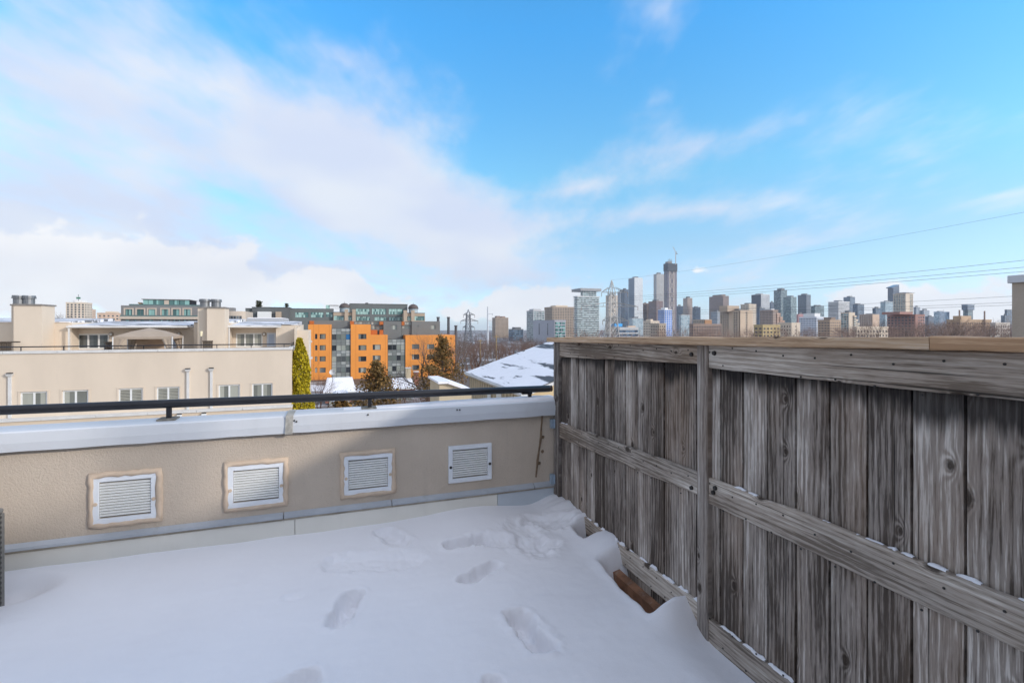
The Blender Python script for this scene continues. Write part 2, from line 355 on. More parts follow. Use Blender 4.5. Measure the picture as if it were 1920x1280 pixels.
# ================================================================ own terrace
rng = random.Random(7)
def noise2(x, y, s=1.0, seed=0.0):
    from mathutils import noise as nz
    return nz.noise(Vector((x * s + seed * 13.7, y * s - seed * 7.1, seed)))
def sst(a, b, x):
    t = max(0.0, min(1.0, (x - a) / (b - a))); return t * t * (3 - 2 * t)
# --- snow lying on the deck
def foot(u, v, lu, lv): return pz(u, v, -1.5) + (pz(lu, lv, -1.5),)
FEET = []
def add_foot(u0, v0, u1, v1, w, depth, rough):
    a = Vector(pz(u0, v0, -1.50)); b = Vector(pz(u1, v1, -1.50)); FEET.append((a, b, w, depth, rough))
add_foot(662, 1118, 633, 1165, 0.060, 0.085, 1.0)
add_foot(972, 1155, 1015, 1203, 0.070, 0.100, 1.0)
add_foot(925, 1058, 878, 1084, 0.055, 0.070, 0.7)
add_foot(848, 1022, 905, 1014, 0.060, 0.080, 0.8)
add_foot(905, 1014, 1030, 1018, 0.085, 0.034, 0.8)
add_foot(975, 990, 1010, 1030, 0.11, 0.026, 0.8)
add_foot(1000, 978, 1055, 985, 0.09, 0.025, 1.2)
add_foot(640, 1058, 765, 1052, 0.12, 0.030, 0.8)
add_foot(722, 1004, 750, 1018, 0.075, 0.045, 1.0)
add_foot(520, 1300, 570, 1276, 0.07, 0.09, 1.0)
add_foot(918, 1300, 925, 1280, 0.05, 0.06, 0.6)
add_foot(538, 1122, 556, 1122, 0.03, 0.012, 0.5)
HX, HY = pz(14, 1112, -1.50)
def snow_h(x, y):
    h = -1.505 + 0.018 * noise2(x, y, 0.55, 1) + 0.010 * noise2(x, y, 1.7, 2) + 0.0035 * noise2(x * 3, y * 7, 2.2, 3) + 0.0012 * noise2(x, y, 24, 13)
    # drift profile along the parapet
    q = -x
    wallz = -1.478 + 0.04 * math.exp(-((q - 0.80) / 0.34) ** 2) - 0.012 * math.exp(-((q - 0.3) / 0.2) ** 2) + 0.012 * sst(2.2, 3.6, q)
    w = sst(-0.75, 0.0, y); h = h * (1 - w) + (wallz + 0.006 * noise2(x, y, 3.0, 5)) * w
    # drift against the fence
    d = -x
    t = -y
    crest = -1.425 + 0.028 * noise2(t, 0.3, 6.0, 4) + 0.015 * noise2(t, 1.3, 17.0, 6)
    amt = (1 - sst(1.62, 1.85, t)) * (1 - sst(0.0, 0.30, d))
    h = h * (1 - amt) + crest * amt
    # past the middle post the drift falls away from the rail
    amt = sst(1.58, 1.86, t) * (1 - sst(0.0, 0.34, d)); h = h * (1 - amt) + (-1.572) * amt
    h += 0.035 * math.exp(-((t - 1.62) / 0.16) ** 2 - ((d - 0.14) / 0.14) ** 2)
    # hollows blown out beside the fence
    e = 0.02 * noise2(x, y, 7.0, 8)
    def hollow(t0, t1, dm, dep, sharp):
        nonlocal h
        a = sst(t0 - sharp + e, t0 + sharp + e, t) * (1 - sst(t1 - sharp * 0.35 + e, t1 + sharp * 0.35 + e, t)) * (1 - sst(dm * 0.62 + e, dm * 1.08 + e, d + 0.06 * (t1 - t)))
        h -= dep * a
    hollow(1.06, 1.62, 0.24, 0.30, 0.09)
    hollow(0.56, 0.76, 0.15, 0.26, 0.05)
    for a, b, w, dep, rg in FEET:
        p = Vector((x, y)); ab = b - a; s = max(0, min(1, (p - a).dot(ab) / ab.length_squared)); dd = (p - a - ab * s).length
        if dd < w * 2.4:
            wob = 1 + 0.45 * noise2(x, y, 11, 9) + .2 * noise2(x, y, 30, 10)
            h -= dep * .9 * (1 - sst(w * 0.50 * wob, w * 1.10 * wob, dd)) * (1 + 0.35 * rg * noise2(x, y, 30, 11))
            h += 0.005 * rg * math.exp(-((dd - w * 1.25) / (w * 0.35)) ** 2) * (1 + noise2(x, y, 25, 12))
            h += 0.006 * rg * noise2(x, y, 45, 14) * (1 - sst(w, w * 2.2, dd))
    # melt cup round the heat pump
    ra = math.hypot((x - HX) * .8, (y - HY) * 1.2); h -= 0.07 * (1 - sst(0.06, 0.22, ra))
    return h
def build_snow():
    xs = []; x = 0.0
    while x > -6.2: xs.append(x); x -= 0.0125 if x > -2.9 else 0.03
    ys = []; y = 0.0
    while y > -4.6: ys.append(y); y -= 0.0125
    vs = [(x, y, snow_h(x, y)) for y in ys for x in xs]; w = len(xs)
    fs = [(j * w + i, j * w + i + 1, (j + 1) * w + i + 1, (j + 1) * w + i) for j in range(len(ys) - 1) for i in range(w - 1)]
    fs = [tuple(reversed(f)) for f in fs]
    m = MB(); m.add(vs, fs); o = m.build('snow', M_SNOW, smooth=True); tag(o, kind='structure')
    return o
build_snow()
dk = MB(); dk.box(-8, 3.5, -4.62, -0.02, -1.92, -1.80); tag(dk.build('deck', mat('deck_dark', (0.06, 0.06, 0.065), 0.9, 0.3, 6)), kind='structure')

# --- parapet wall with coping and flashing
pw = thing('parapet_wall', 'tan stucco parapet wall with pale metal coping edging the snowy terrace', 'wall', (-3, 0.1, -1.85))
VENTS = [((172, 892, 178, 982), (294, 886, 297, 970)), ((425, 872, 430, 950), (532, 866, 534, 943)), ((643, 853, 646, 927), (735, 848, 736, 919)), ((840, 835, 841, 905), (921, 830, 921, 897))]
vrect = []
for i, (l, r) in enumerate(VENTS):
    x0, zt = py((l[0] + l[2]) / 2, l[1], 0); x1, zt2 = py((r[0] + r[2]) / 2, r[1], 0); _, zb = py((l[0] + l[2]) / 2, l[3], 0); _, zb2 = py((r[0] + r[2]) / 2, r[3], 0)
    vrect.append((x0, x1, (zb + zb2) / 2, (zt + zt2) / 2))
def wall_holes(mb, x0, x1, z0, z1, y, holes, depth=0.12, mi=0, mir=None):
    """front face on plane y (facing -y) with rectangular openings and their reveals"""
    xs = sorted({x0, x1} | {max(x0, min(x1, h[i])) for h in holes for i in (0, 1)}); zs = sorted({z0, z1} | {max(z0, min(z1, h[i])) for h in holes for i in (2, 3)})
    for i in range(len(xs) - 1):
        for j in range(len(zs) - 1):
            cx, cz = (xs[i] + xs[i + 1]) / 2, (zs[j] + zs[j + 1]) / 2
            if any(h[0] < cx < h[1] and h[2] < cz < h[3] for h in holes): continue
            mb.add([(xs[i], y, zs[j]), (xs[i + 1], y, zs[j]), (xs[i + 1], y, zs[j + 1]), (xs[i], y, zs[j + 1])], [(0, 1, 2, 3)], mi)
    r_ = mi if mir is None else mir
    for a, b, c, d in holes:
        e = y + depth
        mb.add([(a, y, c), (b, y, c), (b, y, d), (a, y, d), (a, e, c), (b, e, c), (b, e, d), (a, e, d)], [(0, 4, 5, 1), (1, 5, 6, 2), (2, 6, 7, 3), (3, 7, 4, 0)], r_)
    return mb
b = MB(); wall_holes(b, -7.5, 0.9, -1.33, -0.72, 0.0, [(a + .035, b_ - .035, c + .035, d - .035) for a, b_, c, d in vrect], 0.10)
b.add([(-7.5, 0.14, -1.9), (0.9, 0.14, -1.9), (0.9, 0.14, -0.72), (-7.5, 0.14, -0.72)], [(3, 2, 1, 0)])
b.add([(-7.5, 0, -0.72), (0.9, 0, -0.72), (0.9, 0.14, -0.72), (-7.5, 0.14, -0.72)], [(0, 1, 2, 3)])
b.build('stucco', M_STUCCO, pw)
XS = py(546, 800, 0)[0]
def coping(x0, x1, lift, seed):
    m = MB(); n_ = max(6, int((x1 - x0) / 0.12)); r = random.Random(seed); rows = []
    for i in range(n_ + 1):
        x = x0 + (x1 - x0) * i / n_; j = r.uniform(-.0012, .0012); k = r.uniform(-.002, .002)
        rows.append([(x, -0.045 + j, -0.752 + k), (x, -0.050 + j, -0.700 + k / 2), (x, -0.046, -0.640 + lift), (x, -0.036, -0.632 + lift), (x, 0.15, -0.626 + lift), (x, 0.155, -0.75)])
    w = 6; vs = [p for rr in rows for p in rr]; fs = []
    for i in range(n_):
        for j in range(w - 1): fs.append((i * w + j, (i + 1) * w + j, (i + 1) * w + j + 1, i * w + j + 1))
    fs.append(tuple(range(w))); fs.append(tuple(reversed(range(n_ * w, n_ * w + w))))
    m.add(vs, fs); return m
coping(-7.5, XS - 0.012, 0.0, 1).build('coping', M_COPING, pw)
coping(XS + 0.004, -0.02, 0.004, 2).build('coping', M_COPING, pw)
sm = MB(); sm.hexa([(XS - .035, -.058, -.756), (XS + .012, -.058, -.756), (XS + .012, .153, -.756), (XS - .035, .153, -.756), (XS - .030, -.056, -.626), (XS + .018, -.056, -.626), (XS + .022, .153, -.619), (XS - .026, .153, -.619)])
sm.build('coping_seam', mat('sealant', (0.40, 0.38, 0.34), 0.8, 0.3, 14, 0.5, 60, 0.006), pw)
for u, v in ((690, 777), (552, 788), (556, 790), (857, 768), (862, 768)):
    x, z = py(u, v, -0.05); MB().tube([(x, -0.049, z), (x, -0.055, z)], 0.006, 8).build('screw', M_NAIL, pw)
# drip flashing in lengths, with the pale sheets below
xf = [-7.5, -4.6, py(533, 980, 0)[0], py(735, 950, 0)[0], py(1000, 905, 0)[0], -0.03]
for i in range(5):
    a, c = xf[i], xf[i + 1] - 0.006; s = 0.002 * (i % 2)
    m = MB(); m.hexa([(a, -.032 - s, -1.348), (c, -.032 - s, -1.348), (c, .01, -1.348), (a, .01, -1.348), (a, -.028 - s, -1.332), (c, -.028 - s, -1.332), (c, .012, -1.305), (a, .012, -1.305)])
    m.build('drip_flashing', M_FLASH, pw)
    m = MB(); m.box(a, c, -.024, .005, -1.364, -1.3485); m.build('flashing_lip', mat('lip_tan', (0.36, 0.32, 0.26), 0.7, 0.25, 6, dirt=0.6, dcol=(0.13, 0.10, 0.07)), pw)
xp = [-7.5, py(554, 990, 0)[0], py(932, 930, 0)[0], -0.03]
for i in range(3):
    m = MB(); m.box(xp[i], xp[i + 1] - 0.004, -.016 - .003 * (i % 2), .004, -1.84, -1.3645); m.build('base_sheet', M_PANEL if i < 2 else mat('blue_sheet', (0.56, 0.61, 0.66), 0.42, 0.06, 2), pw)
# caulk line and patched screw holes near the corner
cl = MB(); pts = [py(u, v, -0.003) for u, v in ((1017, 779), (1015, 800), (1014, 822), (1011, 842), (1008, 862), (1005, 894))]
cl.tube([(x, -0.002, z) for x, z in pts], [.009, .007, .011, .007, .010, .006], 6); cl.build('caulk_line', mat('caulk', (0.20, 0.14, 0.09), 0.9, 0.3, 30), pw)
for u, v in ((1018, 819), (1017, 846), (1011, 868)):
    x, z = py(u, v, 0); MB().tube([(x, 0.002, z), (x, -0.006, z)], [.016, .011], 9).build('filler_dab', MATS['caulk'], pw)
# --- louvred vents
vlab = ['louvred vent nearest the heat pump, largest of the four in the parapet', 'louvred vent below the coping seam, second from the heat pump',
        'louvred vent with stucco surround, third from the heat pump', 'louvred vent with bare blue-grey frame nearest the wooden fence']
for i, (x0, x1, z0, z1) in enumerate(vrect):
    vt = thing('wall_vent', vlab[i], 'vent', ((x0 + x1) / 2, 0, z0), 'louvred vents in the parapet'); r = random.Random(i)
    fw = 0.033
    # frame: four mitred bars
    for (a, b_, c, d) in (((x0, z0), (x1, z0), (x1 - fw, z0 + fw), (x0 + fw, z0 + fw)), ((x1, z0), (x1, z1), (x1 - fw, z1 - fw), (x1 - fw, z0 + fw)),
                          ((x1, z1), (x0, z1), (x0 + fw, z1 - fw), (x1 - fw, z1 - fw)), ((x0, z1), (x0, z0), (x0 + fw, z0 + fw), (x0 + fw, z1 - fw))):
        m = MB(); g = 0.0012; m.extr([(a[0], a[1]), (b_[0], b_[1]), (c[0], c[1]), (d[0], d[1])], -0.016, 0.012)
        m.build('frame', M_VFRAME, vt, bevel=0.002)
    MB().box(x0 + fw - .01, x1 - fw + .01, 0.07, 0.08, z0 + fw - .01, z1 - fw + .01).build('backing', M_DARK, vt)
    n_ = 13; hh = (z1 - z0 - 2 * fw) / n_
    m = MB(); xa, xb = x0 + fw + .002, x1 - fw - .002; L = (xb - xa) / 2; zz = hh * 0.24
    m.hexa([(-L, -.008, -zz - .004), (L, -.008, -zz - .004), (L, .030, zz), (-L, .030, zz), (-L, -.011, -zz + .006), (L, -.011, -zz + .006), (L, .027, zz + .005), (-L, .027, zz + .005)])
    me = m.mesh('slat', (0, 0, 0), [M_VENT])
    for k in range(n_ - 1):
        o = place('slat', me, vt, ((xa + xb) / 2, 0.0, z0 + fw + hh * (k + 1.1)), rot=(R(r.uniform(-3, 3)), R(r.uniform(-.35, .35)), 0))
    for sx in (x0 + fw / 2, x1 - fw / 2):
        MB().tube([(sx, -.015, (z0 + z1) / 2 - .02), (sx, -.021, (z0 + z1) / 2 - .02)], .011, 10).build('screw', M_NAIL if i == 3 else M_PATCH, vt)
    if i < 3:
        s0 = 0.027; pts_o = []; pts_i = []
        for (ax, az_, bx, bz) in ((x0, z0, x1, z0), (x1, z0, x1, z1), (x1, z1, x0, z1), (x0, z1, x0, z0)):
            for k in range(10):
                t = k / 10; X, Z = ax + (bx - ax) * t, az_ + (bz - az_) * t
                sxn = -1 if X < x0 + .001 else (1 if X > x1 - .001 else 0); szn = -1 if Z < z0 + .001 else (1 if Z > z1 - .001 else 0)
                pts_o.append((X + sxn * (s0 + r.uniform(-.006, .006)), Z + szn * (s0 + r.uniform(-.006, .006))))
                pts_i.append((X - sxn * r.uniform(-.001, .009), Z - szn * r.uniform(-.001, .009)))
        m = MB(); N = len(pts_o)
        m.add([(p[0], 0.001, p[1]) for p in pts_o] + [(p[0] * .85 + q[0] * .15, -.014, p[1] * .85 + q[1] * .15) for p, q in zip(pts_o, pts_i)] + [(q[0], -.0185, q[1]) for q in pts_i] + [(q[0], -.014, q[1]) for q in pts_i],
              [(k * N + i_, k * N + (i_ + 1) % N, (k + 1) * N + (i_ + 1) % N, (k + 1) * N + i_) for k in range(3) for i_ in range(N)])
        m.build('stucco_surround', M_PATCH, vt, smooth=True)
# --- railing on the coping
rl = thing('railing', 'black pipe handrail on short posts along the parapet coping', 'railing', (-3, 0.14, -0.63))
zr = lambda x: -0.544 - 0.0073 * x
xe = py(1030, 725, 0.075)[0]
MB().tube([(x, 0.075, zr(x)) for x in (-7.5, -5, -3.5, -2, -1, xe)], 0.0285, 20).build('top_rail', M_BLACK, rl, smooth=True)
MB().tube([(xe, 0.075, zr(xe)), (xe + .012, 0.075, zr(xe))], 0.019, 14).build('coupling', M_RUST, rl)
MB().tube([(xe + .012, 0.075, zr(xe)), (-0.02, 0.075, zr(xe))], 0.027, 16).build('rail_stub', M_BLACK, rl)
for u in (317, 693, 993):
    x = py(u, 760, 0.075)[0]
    MB().box(x - .014, x + .014, .061, .089, -.63, zr(x) - .02).build('post', M_BLACK, rl, bevel=0.002)
    MB().box(x - .06, x + .05, .025, .130, -.629, -.618).build('base_plate', mat('plate_grime', (0.16, 0.15, 0.13), 0.8, 0.4, 30), rl, bevel=0.004)
x = py(993, 730, .075)[0]; MB().box(x - .07, x + .02, .063, .087, zr(x) - .040, zr(x) - .026).build('rail_bracket', M_BLACK, rl)
# thin snow left on the coping
cs = MB(); r = random.Random(3); N = 120; rows = []
for i in range(N + 1):
    x = XS + 0.35 + (-0.02 - XS - 0.35) * i / N; wv = 0.5 + 0.5 * noise2(x, 0, 3.1, 2); a = 0.012 + 0.05 * (1 - sst(0, 1.1, x - XS - .35)) + .012 * noise2(x, 1, 12, 3); hgt = .0005 + .016 * sst(0, 1.0, x - XS - .35) * (1 + .4 * noise2(x, 4, 9, 1))
    rows += [(x, -0.034 + a, -.6275), (x, -0.026 + a, -.6275 + hgt), (x, .05, -.624 + hgt * 1.25), (x, .125 + .012 * noise2(x, 2, 6, 4), -.622 + hgt), (x, .146, -.624)]
cs.add(rows, [(i * 5 + j, (i + 1) * 5 + j, (i + 1) * 5 + j + 1, i * 5 + j + 1) for i in range(N) for j in range(4)])
tag(cs.build('coping_snow', M_SNOW, smooth=True), 'thin strip of snow lying on the metal coping beside the fence', 'snow', kind='stuff')
# --- heat pump at the left edge
hx, hz_ = -3.475, None
hp = thing('heat_pump', 'grey heat pump unit standing in the snow at the parapet', 'heat pump', (-3.9, -0.62, -1.80))
hx1, hy1 = pz(12.5, 1116, -1.50); hy0 = hy1 - .36
zt = -(948 - V0) * ((hx1 - CAM[0]) * SY + (hy1 - CAM[1]) * CY) / F
b = MB(); b.box(hx1 - .80, hx1 - .012, hy0 + .012, hy0 + .33, -1.78, zt - .03); b.build('cabinet', M_AC, hp, bevel=0.01)
b = MB(); b.box(hx1 - .82, hx1, hy0, hy0 + .345, zt - .03, zt); b.build('lid', M_AC, hp, bevel=0.012)
for (ax, ay) in ((hx1 - .03, hy0), (hx1 - .03, hy0 + .31), (hx1 - .81, hy0)): MB().box(ax, ax + .03, ay, ay + .035, -1.78, zt - .031).build('corner_post', M_AC, hp, bevel=0.003)
b = MB()
for k in range(26): z = -1.74 + k * .0275; b.box(hx1 - .0115, hx1 + .004, hy0 + .04, hy0 + .31, z, z + .012)
for k in range(26): z = -1.74 + k * .0275; b.box(hx1 - .77, hx1 - .04, hy0 - .004, hy0 + .0115, z, z + .010)
g_ = b.build('coil_guard', mat('guard_dark', (0.05, 0.05, 0.045), 0.5, 0.1), hp); g_['kind'] = 'stuff'
# --- own house behind the camera (shades the deck)
hs = thing('house', 'own tan stucco penthouse wall standing behind the viewpoint', 'house', (-3, -5, -1.8))
MB().box(-9, 2.78, -8.5, -4.62, -12.5, 1.25).build('wall', M_STUCCO, hs)
MB().box(-9.05, 2.80, -8.6, -4.60, 1.252, 1.42).build('roof_edge', M_COPING, hs)
MB().box(2.66, 2.76, -4.74, -4.63, 1.421, 2.7).build('shadow_pole', M_GALV, hs)  # unseen pole added to cast the narrow dark band on the parapet
MB().box(-2.3, -1.3, -4.615, -4.56, -1.5, 0.55).build('door', mat('door_grey', (0.5, 0.5, 0.5), 0.5), hs)
# --- wooden fence
fe = thing('wooden_fence', 'tall weathered grey board fence closing the right side of the snowy terrace', 'fence', (0, -1.8, -1.6))
CYD = 4.13
ztop = lambda y: -0.100 - 0.0235 * y
bl = [.014, .0624, .0955, .1264, .1577, .1877, .2191, .2513, .2836, .3173, .3482, .3806, .414]
br_ = [.4144, .45385, .48777, .5206, .55408, .58869, .62246, .65666, .69117, .7257, .7602, .7947, .8292, .8637, .8982, .9327, .9672, 1.0017, 1.0362]
r = random.Random(11)
BV = []
for bi in range(len(bl) - 1): BV.append((bl[bi] * CYD, bl[bi + 1] * CYD))
for bi in range(len(br_) - 1): BV.append((br_[bi] * CYD, br_[bi + 1] * CYD))
ZB = -1.66
for t0, t1 in BV:
    y1, y0 = -t0 - .0040, -t1 + .0044; w = y1 - y0; c = (y0 + y1) / 2; top = ztop(c) - .041; xo = r.uniform(-.004, .004)
    m = MB(); n_ = 8
    # slightly cupped, bowed plank
    bow = r.uniform(-.003, .003); cup = r.uniform(-.002, .003); rows = []
    for k in range(n_ + 1):
        z = ZB + (top - ZB) * k / n_; bx = bow * math.sin(math.pi * k / n_) + xo; e0 = r.uniform(-.0008, .0008); e1 = r.uniform(-.0008, .0008)
        rows += [(bx, -w / 2 + e0, z), (bx - cup, -w / 6, z), (bx - cup, w / 6, z), (bx, w / 2 + e1, z), (bx + .018, w / 2 + e1, z), (bx + .018, -w / 2 + e0, z)]
    fs = [(k * 6 + j, k * 6 + (j + 1) % 6, (k + 1) * 6 + (j + 1) % 6, (k + 1) * 6 + j) for k in range(n_) for j in range(6)]
    fs = [tuple(reversed(f)) for f in fs] + [tuple(range(6)), tuple(reversed(range(n_ * 6, n_ * 6 + 6)))]
    m.add([(p[0], p[1], p[2] - ZB) for p in rows], fs)
    place('board', m.mesh('board', (0, 0, 0), [M_BOARD]), fe, (0.0, c, ZB))
m = MB(); m.box(.030, .045, -4.35, -.02, ZB, -.16); m.build('backing_board', mat('backing_wood', (.05, .043, .038), .9, .3, 5), fe)
def rail(ya, yb, za0, za1, zb0, zb1, x0, x1, name='rail', mt=None, seed=0, wob=0.004):
    """plank from y=ya to y=yb; (za0,za1) bottom and top at ya, (zb0,zb1) at yb"""
    m = MB(); n_ = 16; rr = random.Random(seed); rows = []
    for k in range(n_ + 1):
        t = k / n_; y = ya + (yb - ya) * t; lo = za0 + (zb0 - za0) * t; hi = za1 + (zb1 - za1) * t
        d1, d2 = rr.uniform(-wob, wob), rr.uniform(-wob, wob) * .5; ch = .004
        rows += [(x0, y, lo + ch + d2), (x0 + ch, y, lo + d2), (x1, y, lo + d2), (x1, y, hi + d1), (x0 + ch, y, hi + d1), (x0, y, hi - ch + d1)]
    fs = [(k * 6 + j, (k + 1) * 6 + j, (k + 1) * 6 + (j + 1) % 6, k * 6 + (j + 1) % 6) for k in range(n_) for j in range(6)]
    fs += [tuple(range(6)), tuple(reversed(range(n_ * 6, n_ * 6 + 6)))]
    if yb > ya: fs = [tuple(reversed(f)) for f in fs]
    m.add(rows, fs); c = Vector(((x0 + x1) / 2, (ya + yb) / 2, (za0 + za1 + zb0 + zb1) / 4))
    return m.build(name, mt or M_RAIL, fe, origin=c)
PY0, PY1 = -1.745, -1.822     # middle post
XR = -0.024
rail(-0.095, PY0 - .002, -.262, -.136, -.196, -.098, XR, -.0045, seed=1)
rail(PY1 + .002, -4.35, -.212, -.0985, -.196, -.045, XR, -.0045, seed=2)
rail(-0.055, PY0 - .002, -.935, -.806, -.868, -.752, XR, -.0045, seed=3, wob=.007)
rail(PY1 + .002, -4.35, -.880, -.752, -.876, -.728, XR, -.0045, seed=4, wob=.006)
rail(-0.095, PY0 - .002, -1.560, -1.440, -1.545, -1.418, XR, -.0045, seed=5)
rail(PY1 + .002, -4.35, -1.575, -1.452, -1.580, -1.455, XR, -.0045, seed=6)
def post(y0, y1, xa, xb, z0, z1, tilt=0.0):
    m = MB(); n_ = 6; rows = []
    for k in range(n_ + 1):
        z = z0 + (z1 - z0) * k / n_; dy = tilt * (1 - k / n_); c = .005
        rows += [(xa, y0 + c + dy, z), (xa + c, y0 + dy, z), (xb, y0 + dy, z), (xb, y1 + dy, z), (xa + c, y1 + dy, z), (xa, y1 - c + dy, z)]
    fs = [(k * 6 + j, (k + 1) * 6 + j, (k + 1) * 6 + (j + 1) % 6, k * 6 + (j + 1) % 6) for k in range(n_) for j in range(6)] + [tuple(reversed(range(6))), tuple(range(n_ * 6, n_ * 6 + 6))]
    m.add(rows, fs); return m.build('post', M_POST, fe, origin=((xa + xb) / 2, (y0 + y1) / 2, z0))
post(-.052, -.012, -.042, -.0045, -1.72, ztop(0) - .040)
post(-.094, -.0525, -.036, -.0045, -1.70, ztop(0) - .040)
post(PY1, PY0, -.034, -.0045, -1.74, ztop(-1.75) - .042)
post(-4.44, -4.352, -.088, -.0045, -1.74, ztop(-4.4) - .042)
yj = px(1743, 637, -.083)[0]
def cap(ya, yb, seed, mt):
    return rail(ya, yb, ztop(ya) - .040, ztop(ya), ztop(yb) - .040, ztop(yb), -.085, .035, 'cap_board', mt, seed, .0025)
cap(0.035, yj + .001, 21, M_CAP)
cap(yj - .001, -4.5, 22, wood('cap_wood_new', (0.42, 0.25, 0.14), (0.58, 0.375, 0.225), (0.68, 0.50, 0.34), 'y', 1.5, 0.3))
# bolts and nail heads
for (y, z) in ((-1.70, -.150), (-1.862, -.135), (-1.70, -.842), (-1.868, -.790), (-1.856, -.815)):
    MB().tube([(XR + .001, y, z), (XR - .010, y, z)], [.0115, .010], 10).build('bolt', M_NAIL, fe)
nm = MB().tube([(0.001, 0, 0), (-.0022, 0, 0)], .0042, 6).mesh('nail', (0, 0, 0), [M_NAIL]); r = random.Random(5)
for t0, t1 in BV[1:24]:
    for zz in (-.165, -.84, -1.50):
        for s in (0.3, 0.72):
            y = -(t0 + (t1 - t0) * s); dz = r.uniform(-.015, .015) + (.045 if s > .5 else -.04); z = zz + dz + (.045 * y if False else 0)
            if y > -1.9 and zz == -.84: z -= .035 * (1 + y / 1.8)
            if y > -1.75 and zz == -.165: z -= .02
            place('nail', nm, fe, (XR, y, z))
for (zc, hgt) in ((-.825, .075), (-1.29, .078)):
    m = MB(); m.box(-.075, -.046, -.040, -.006, zc - hgt / 2, zc + hgt / 2); m.box(-.049, -.0425, -.052, .0, zc - hgt / 2, zc + hgt / 2); m.build('hinge_plate', M_GALV, fe, bevel=.002)
# rusted steel angle under the bottom rail
st = MB(); st.hexa([(-.105, -1.70, -1.64), (-.06, -1.70, -1.655), (-.06, -.45, -1.655), (-.105, -.45, -1.64), (-.100, -1.70, -1.575), (-.052, -1.70, -1.565), (-.052, -.45, -1.565), (-.100, -.45, -1.575)])
tag(st.build('steel_beam', M_RUST, origin=(-.08, -1.8, -1.64)), 'rusty steel beam lying in the snow hollow under the fence', 'beam')
# snow caught on the rails
sr = MB(); r = random.Random(9)
def clump(y, z, L, h, xa=-.021, xb=-.004):
    n_ = max(4, int(L / .012)); rows = []; ph = r.uniform(0, 9)
    for k in range(n_ + 1):
        t = k / n_; e = min(1, 9 * min(t, 1 - t) + .2) * (.75 + .7 * noise2(k * .35, ph, 1.2, 3) + .35 * noise2(k * .9, ph, 1, 7)); yy = y - L * t + r.uniform(-.002, .002); zz = z + (L * t) * 0
        f = xa + r.uniform(0, .006) + .008 * abs(noise2(k * .6, ph, 1, 5))
        rows += [(f, yy, zz - .004), (f + .001, yy, zz + h * .65 * e), (f + .010, yy, zz + h * e), (xb, yy, zz + h * 1.05 * e), (xb, yy, zz - .004)]
    o = len(sr.v); sr.add(rows, [tuple(reversed((k * 5 + j, (k + 1) * 5 + j, (k + 1) * 5 + j + 1, k * 5 + j + 1))) for k in range(n_) for j in range(4)] + [(0, 1, 2, 3, 4), tuple(reversed(range(n_ * 5, n_ * 5 + 5)))])
zmid = lambda y: (-.806 + (-.752 + .806) * (y + .055) / (PY0 + .053)) if y > -1.76 else -.752 + .024 * (y + 1.8) / -2.55
zbot = lambda y: -1.440 + .022 * (y + .095) / -1.62 if y > -1.76 else -1.452
for (y, L) in ((-.10, .06), (-.18, .03), (-1.98, .06), (-2.06, .045), (-2.26, .10), (-2.40, .05), (-2.47, .03), (-2.52, .035), (-2.57, .06), (-2.645, .03), (-2.69, .035), (-2.765, .05), (-2.84, .06), (-2.98, .04)): clump(y, zmid(y), L, r.uniform(.003, .006))
y = -.12
while y > -1.70:
    L = r.uniform(.035, .10); clump(y, zbot(y), L, r.uniform(.009, .022)); y -= L + r.uniform(.01, .07)
for t0, t1 in BV[13:20]:
    if t0 > 1.80: clump(-t0 - .012, zbot(-t0), (t1 - t0) - .016, r.uniform(.008, .014))
tag(sr.build('rail_snow', M_SNOW, smooth=True), 'small lumps of snow caught on the fence rails', 'snow', kind='stuff')
# --- neighbour's chimney at the right edge
nx, ny, _ = pd(1894, 560, 6.0)
ch = thing('stucco_chimney', 'grey-beige stucco chimney with metal cap rising behind the fence at the right edge', 'chimney', (nx + .7, ny - .9, -1.8))
MB().box(nx + .012, nx + 1.4, ny - 1.9, ny - .012, -1.8, .52).build('shaft', mat('stucco_side', (0.44, 0.37, 0.30), 0.9, 0.06, 2, 0.5, 50, 0.01), ch)
MB().box(nx - .02, nx + 1.44, ny - 1.94, ny + .02, .521, .615).build('metal_cap', M_COPING, ch, bevel=.006)
# ================================================================ terrain
GZ = -12.6
def ground_z(Y):
    return GZ - 2.0 * sst(60, 140, Y) - 14.5 * sst(150, 520, Y)
g = MB(); rows = []; Ys = [-40, -8, 2, 20, 50, 80, 110, 140, 180, 230, 290, 360, 450, 560, 800, 1200, 2000, 2900]; ks = [-4.0, -2.2, -1.5, -1.0, -.6, -.3, 0, .3, .6, 1.0, 1.5, 2.2, 4.0]
fw, rt = (SY, CY), (CY, -SY)
for Y in Ys:
    for k in ks:
        X = max(-2600, min(2600, k * max(60, abs(Y) * 1.05))); rows.append((CAM[0] + fw[0] * Y + rt[0] * X, CAM[1] + fw[1] * Y + rt[1] * X, ground_z(Y)))
w_ = len(ks); g.add(rows, [(j * w_ + i, j * w_ + i + 1, (j + 1) * w_ + i + 1, (j + 1) * w_ + i) for j in range(len(Ys) - 1) for i in range(w_ - 1)])
M_GROUND = snow_mat('snowy_ground', (0, 0, 0), (0.13, 0.10, 0.08), (0.34, 0.50), (1, 1, 1), 0.05, 0.1)
tag(g.build('ground', M_GROUND, smooth=True), kind='structure')
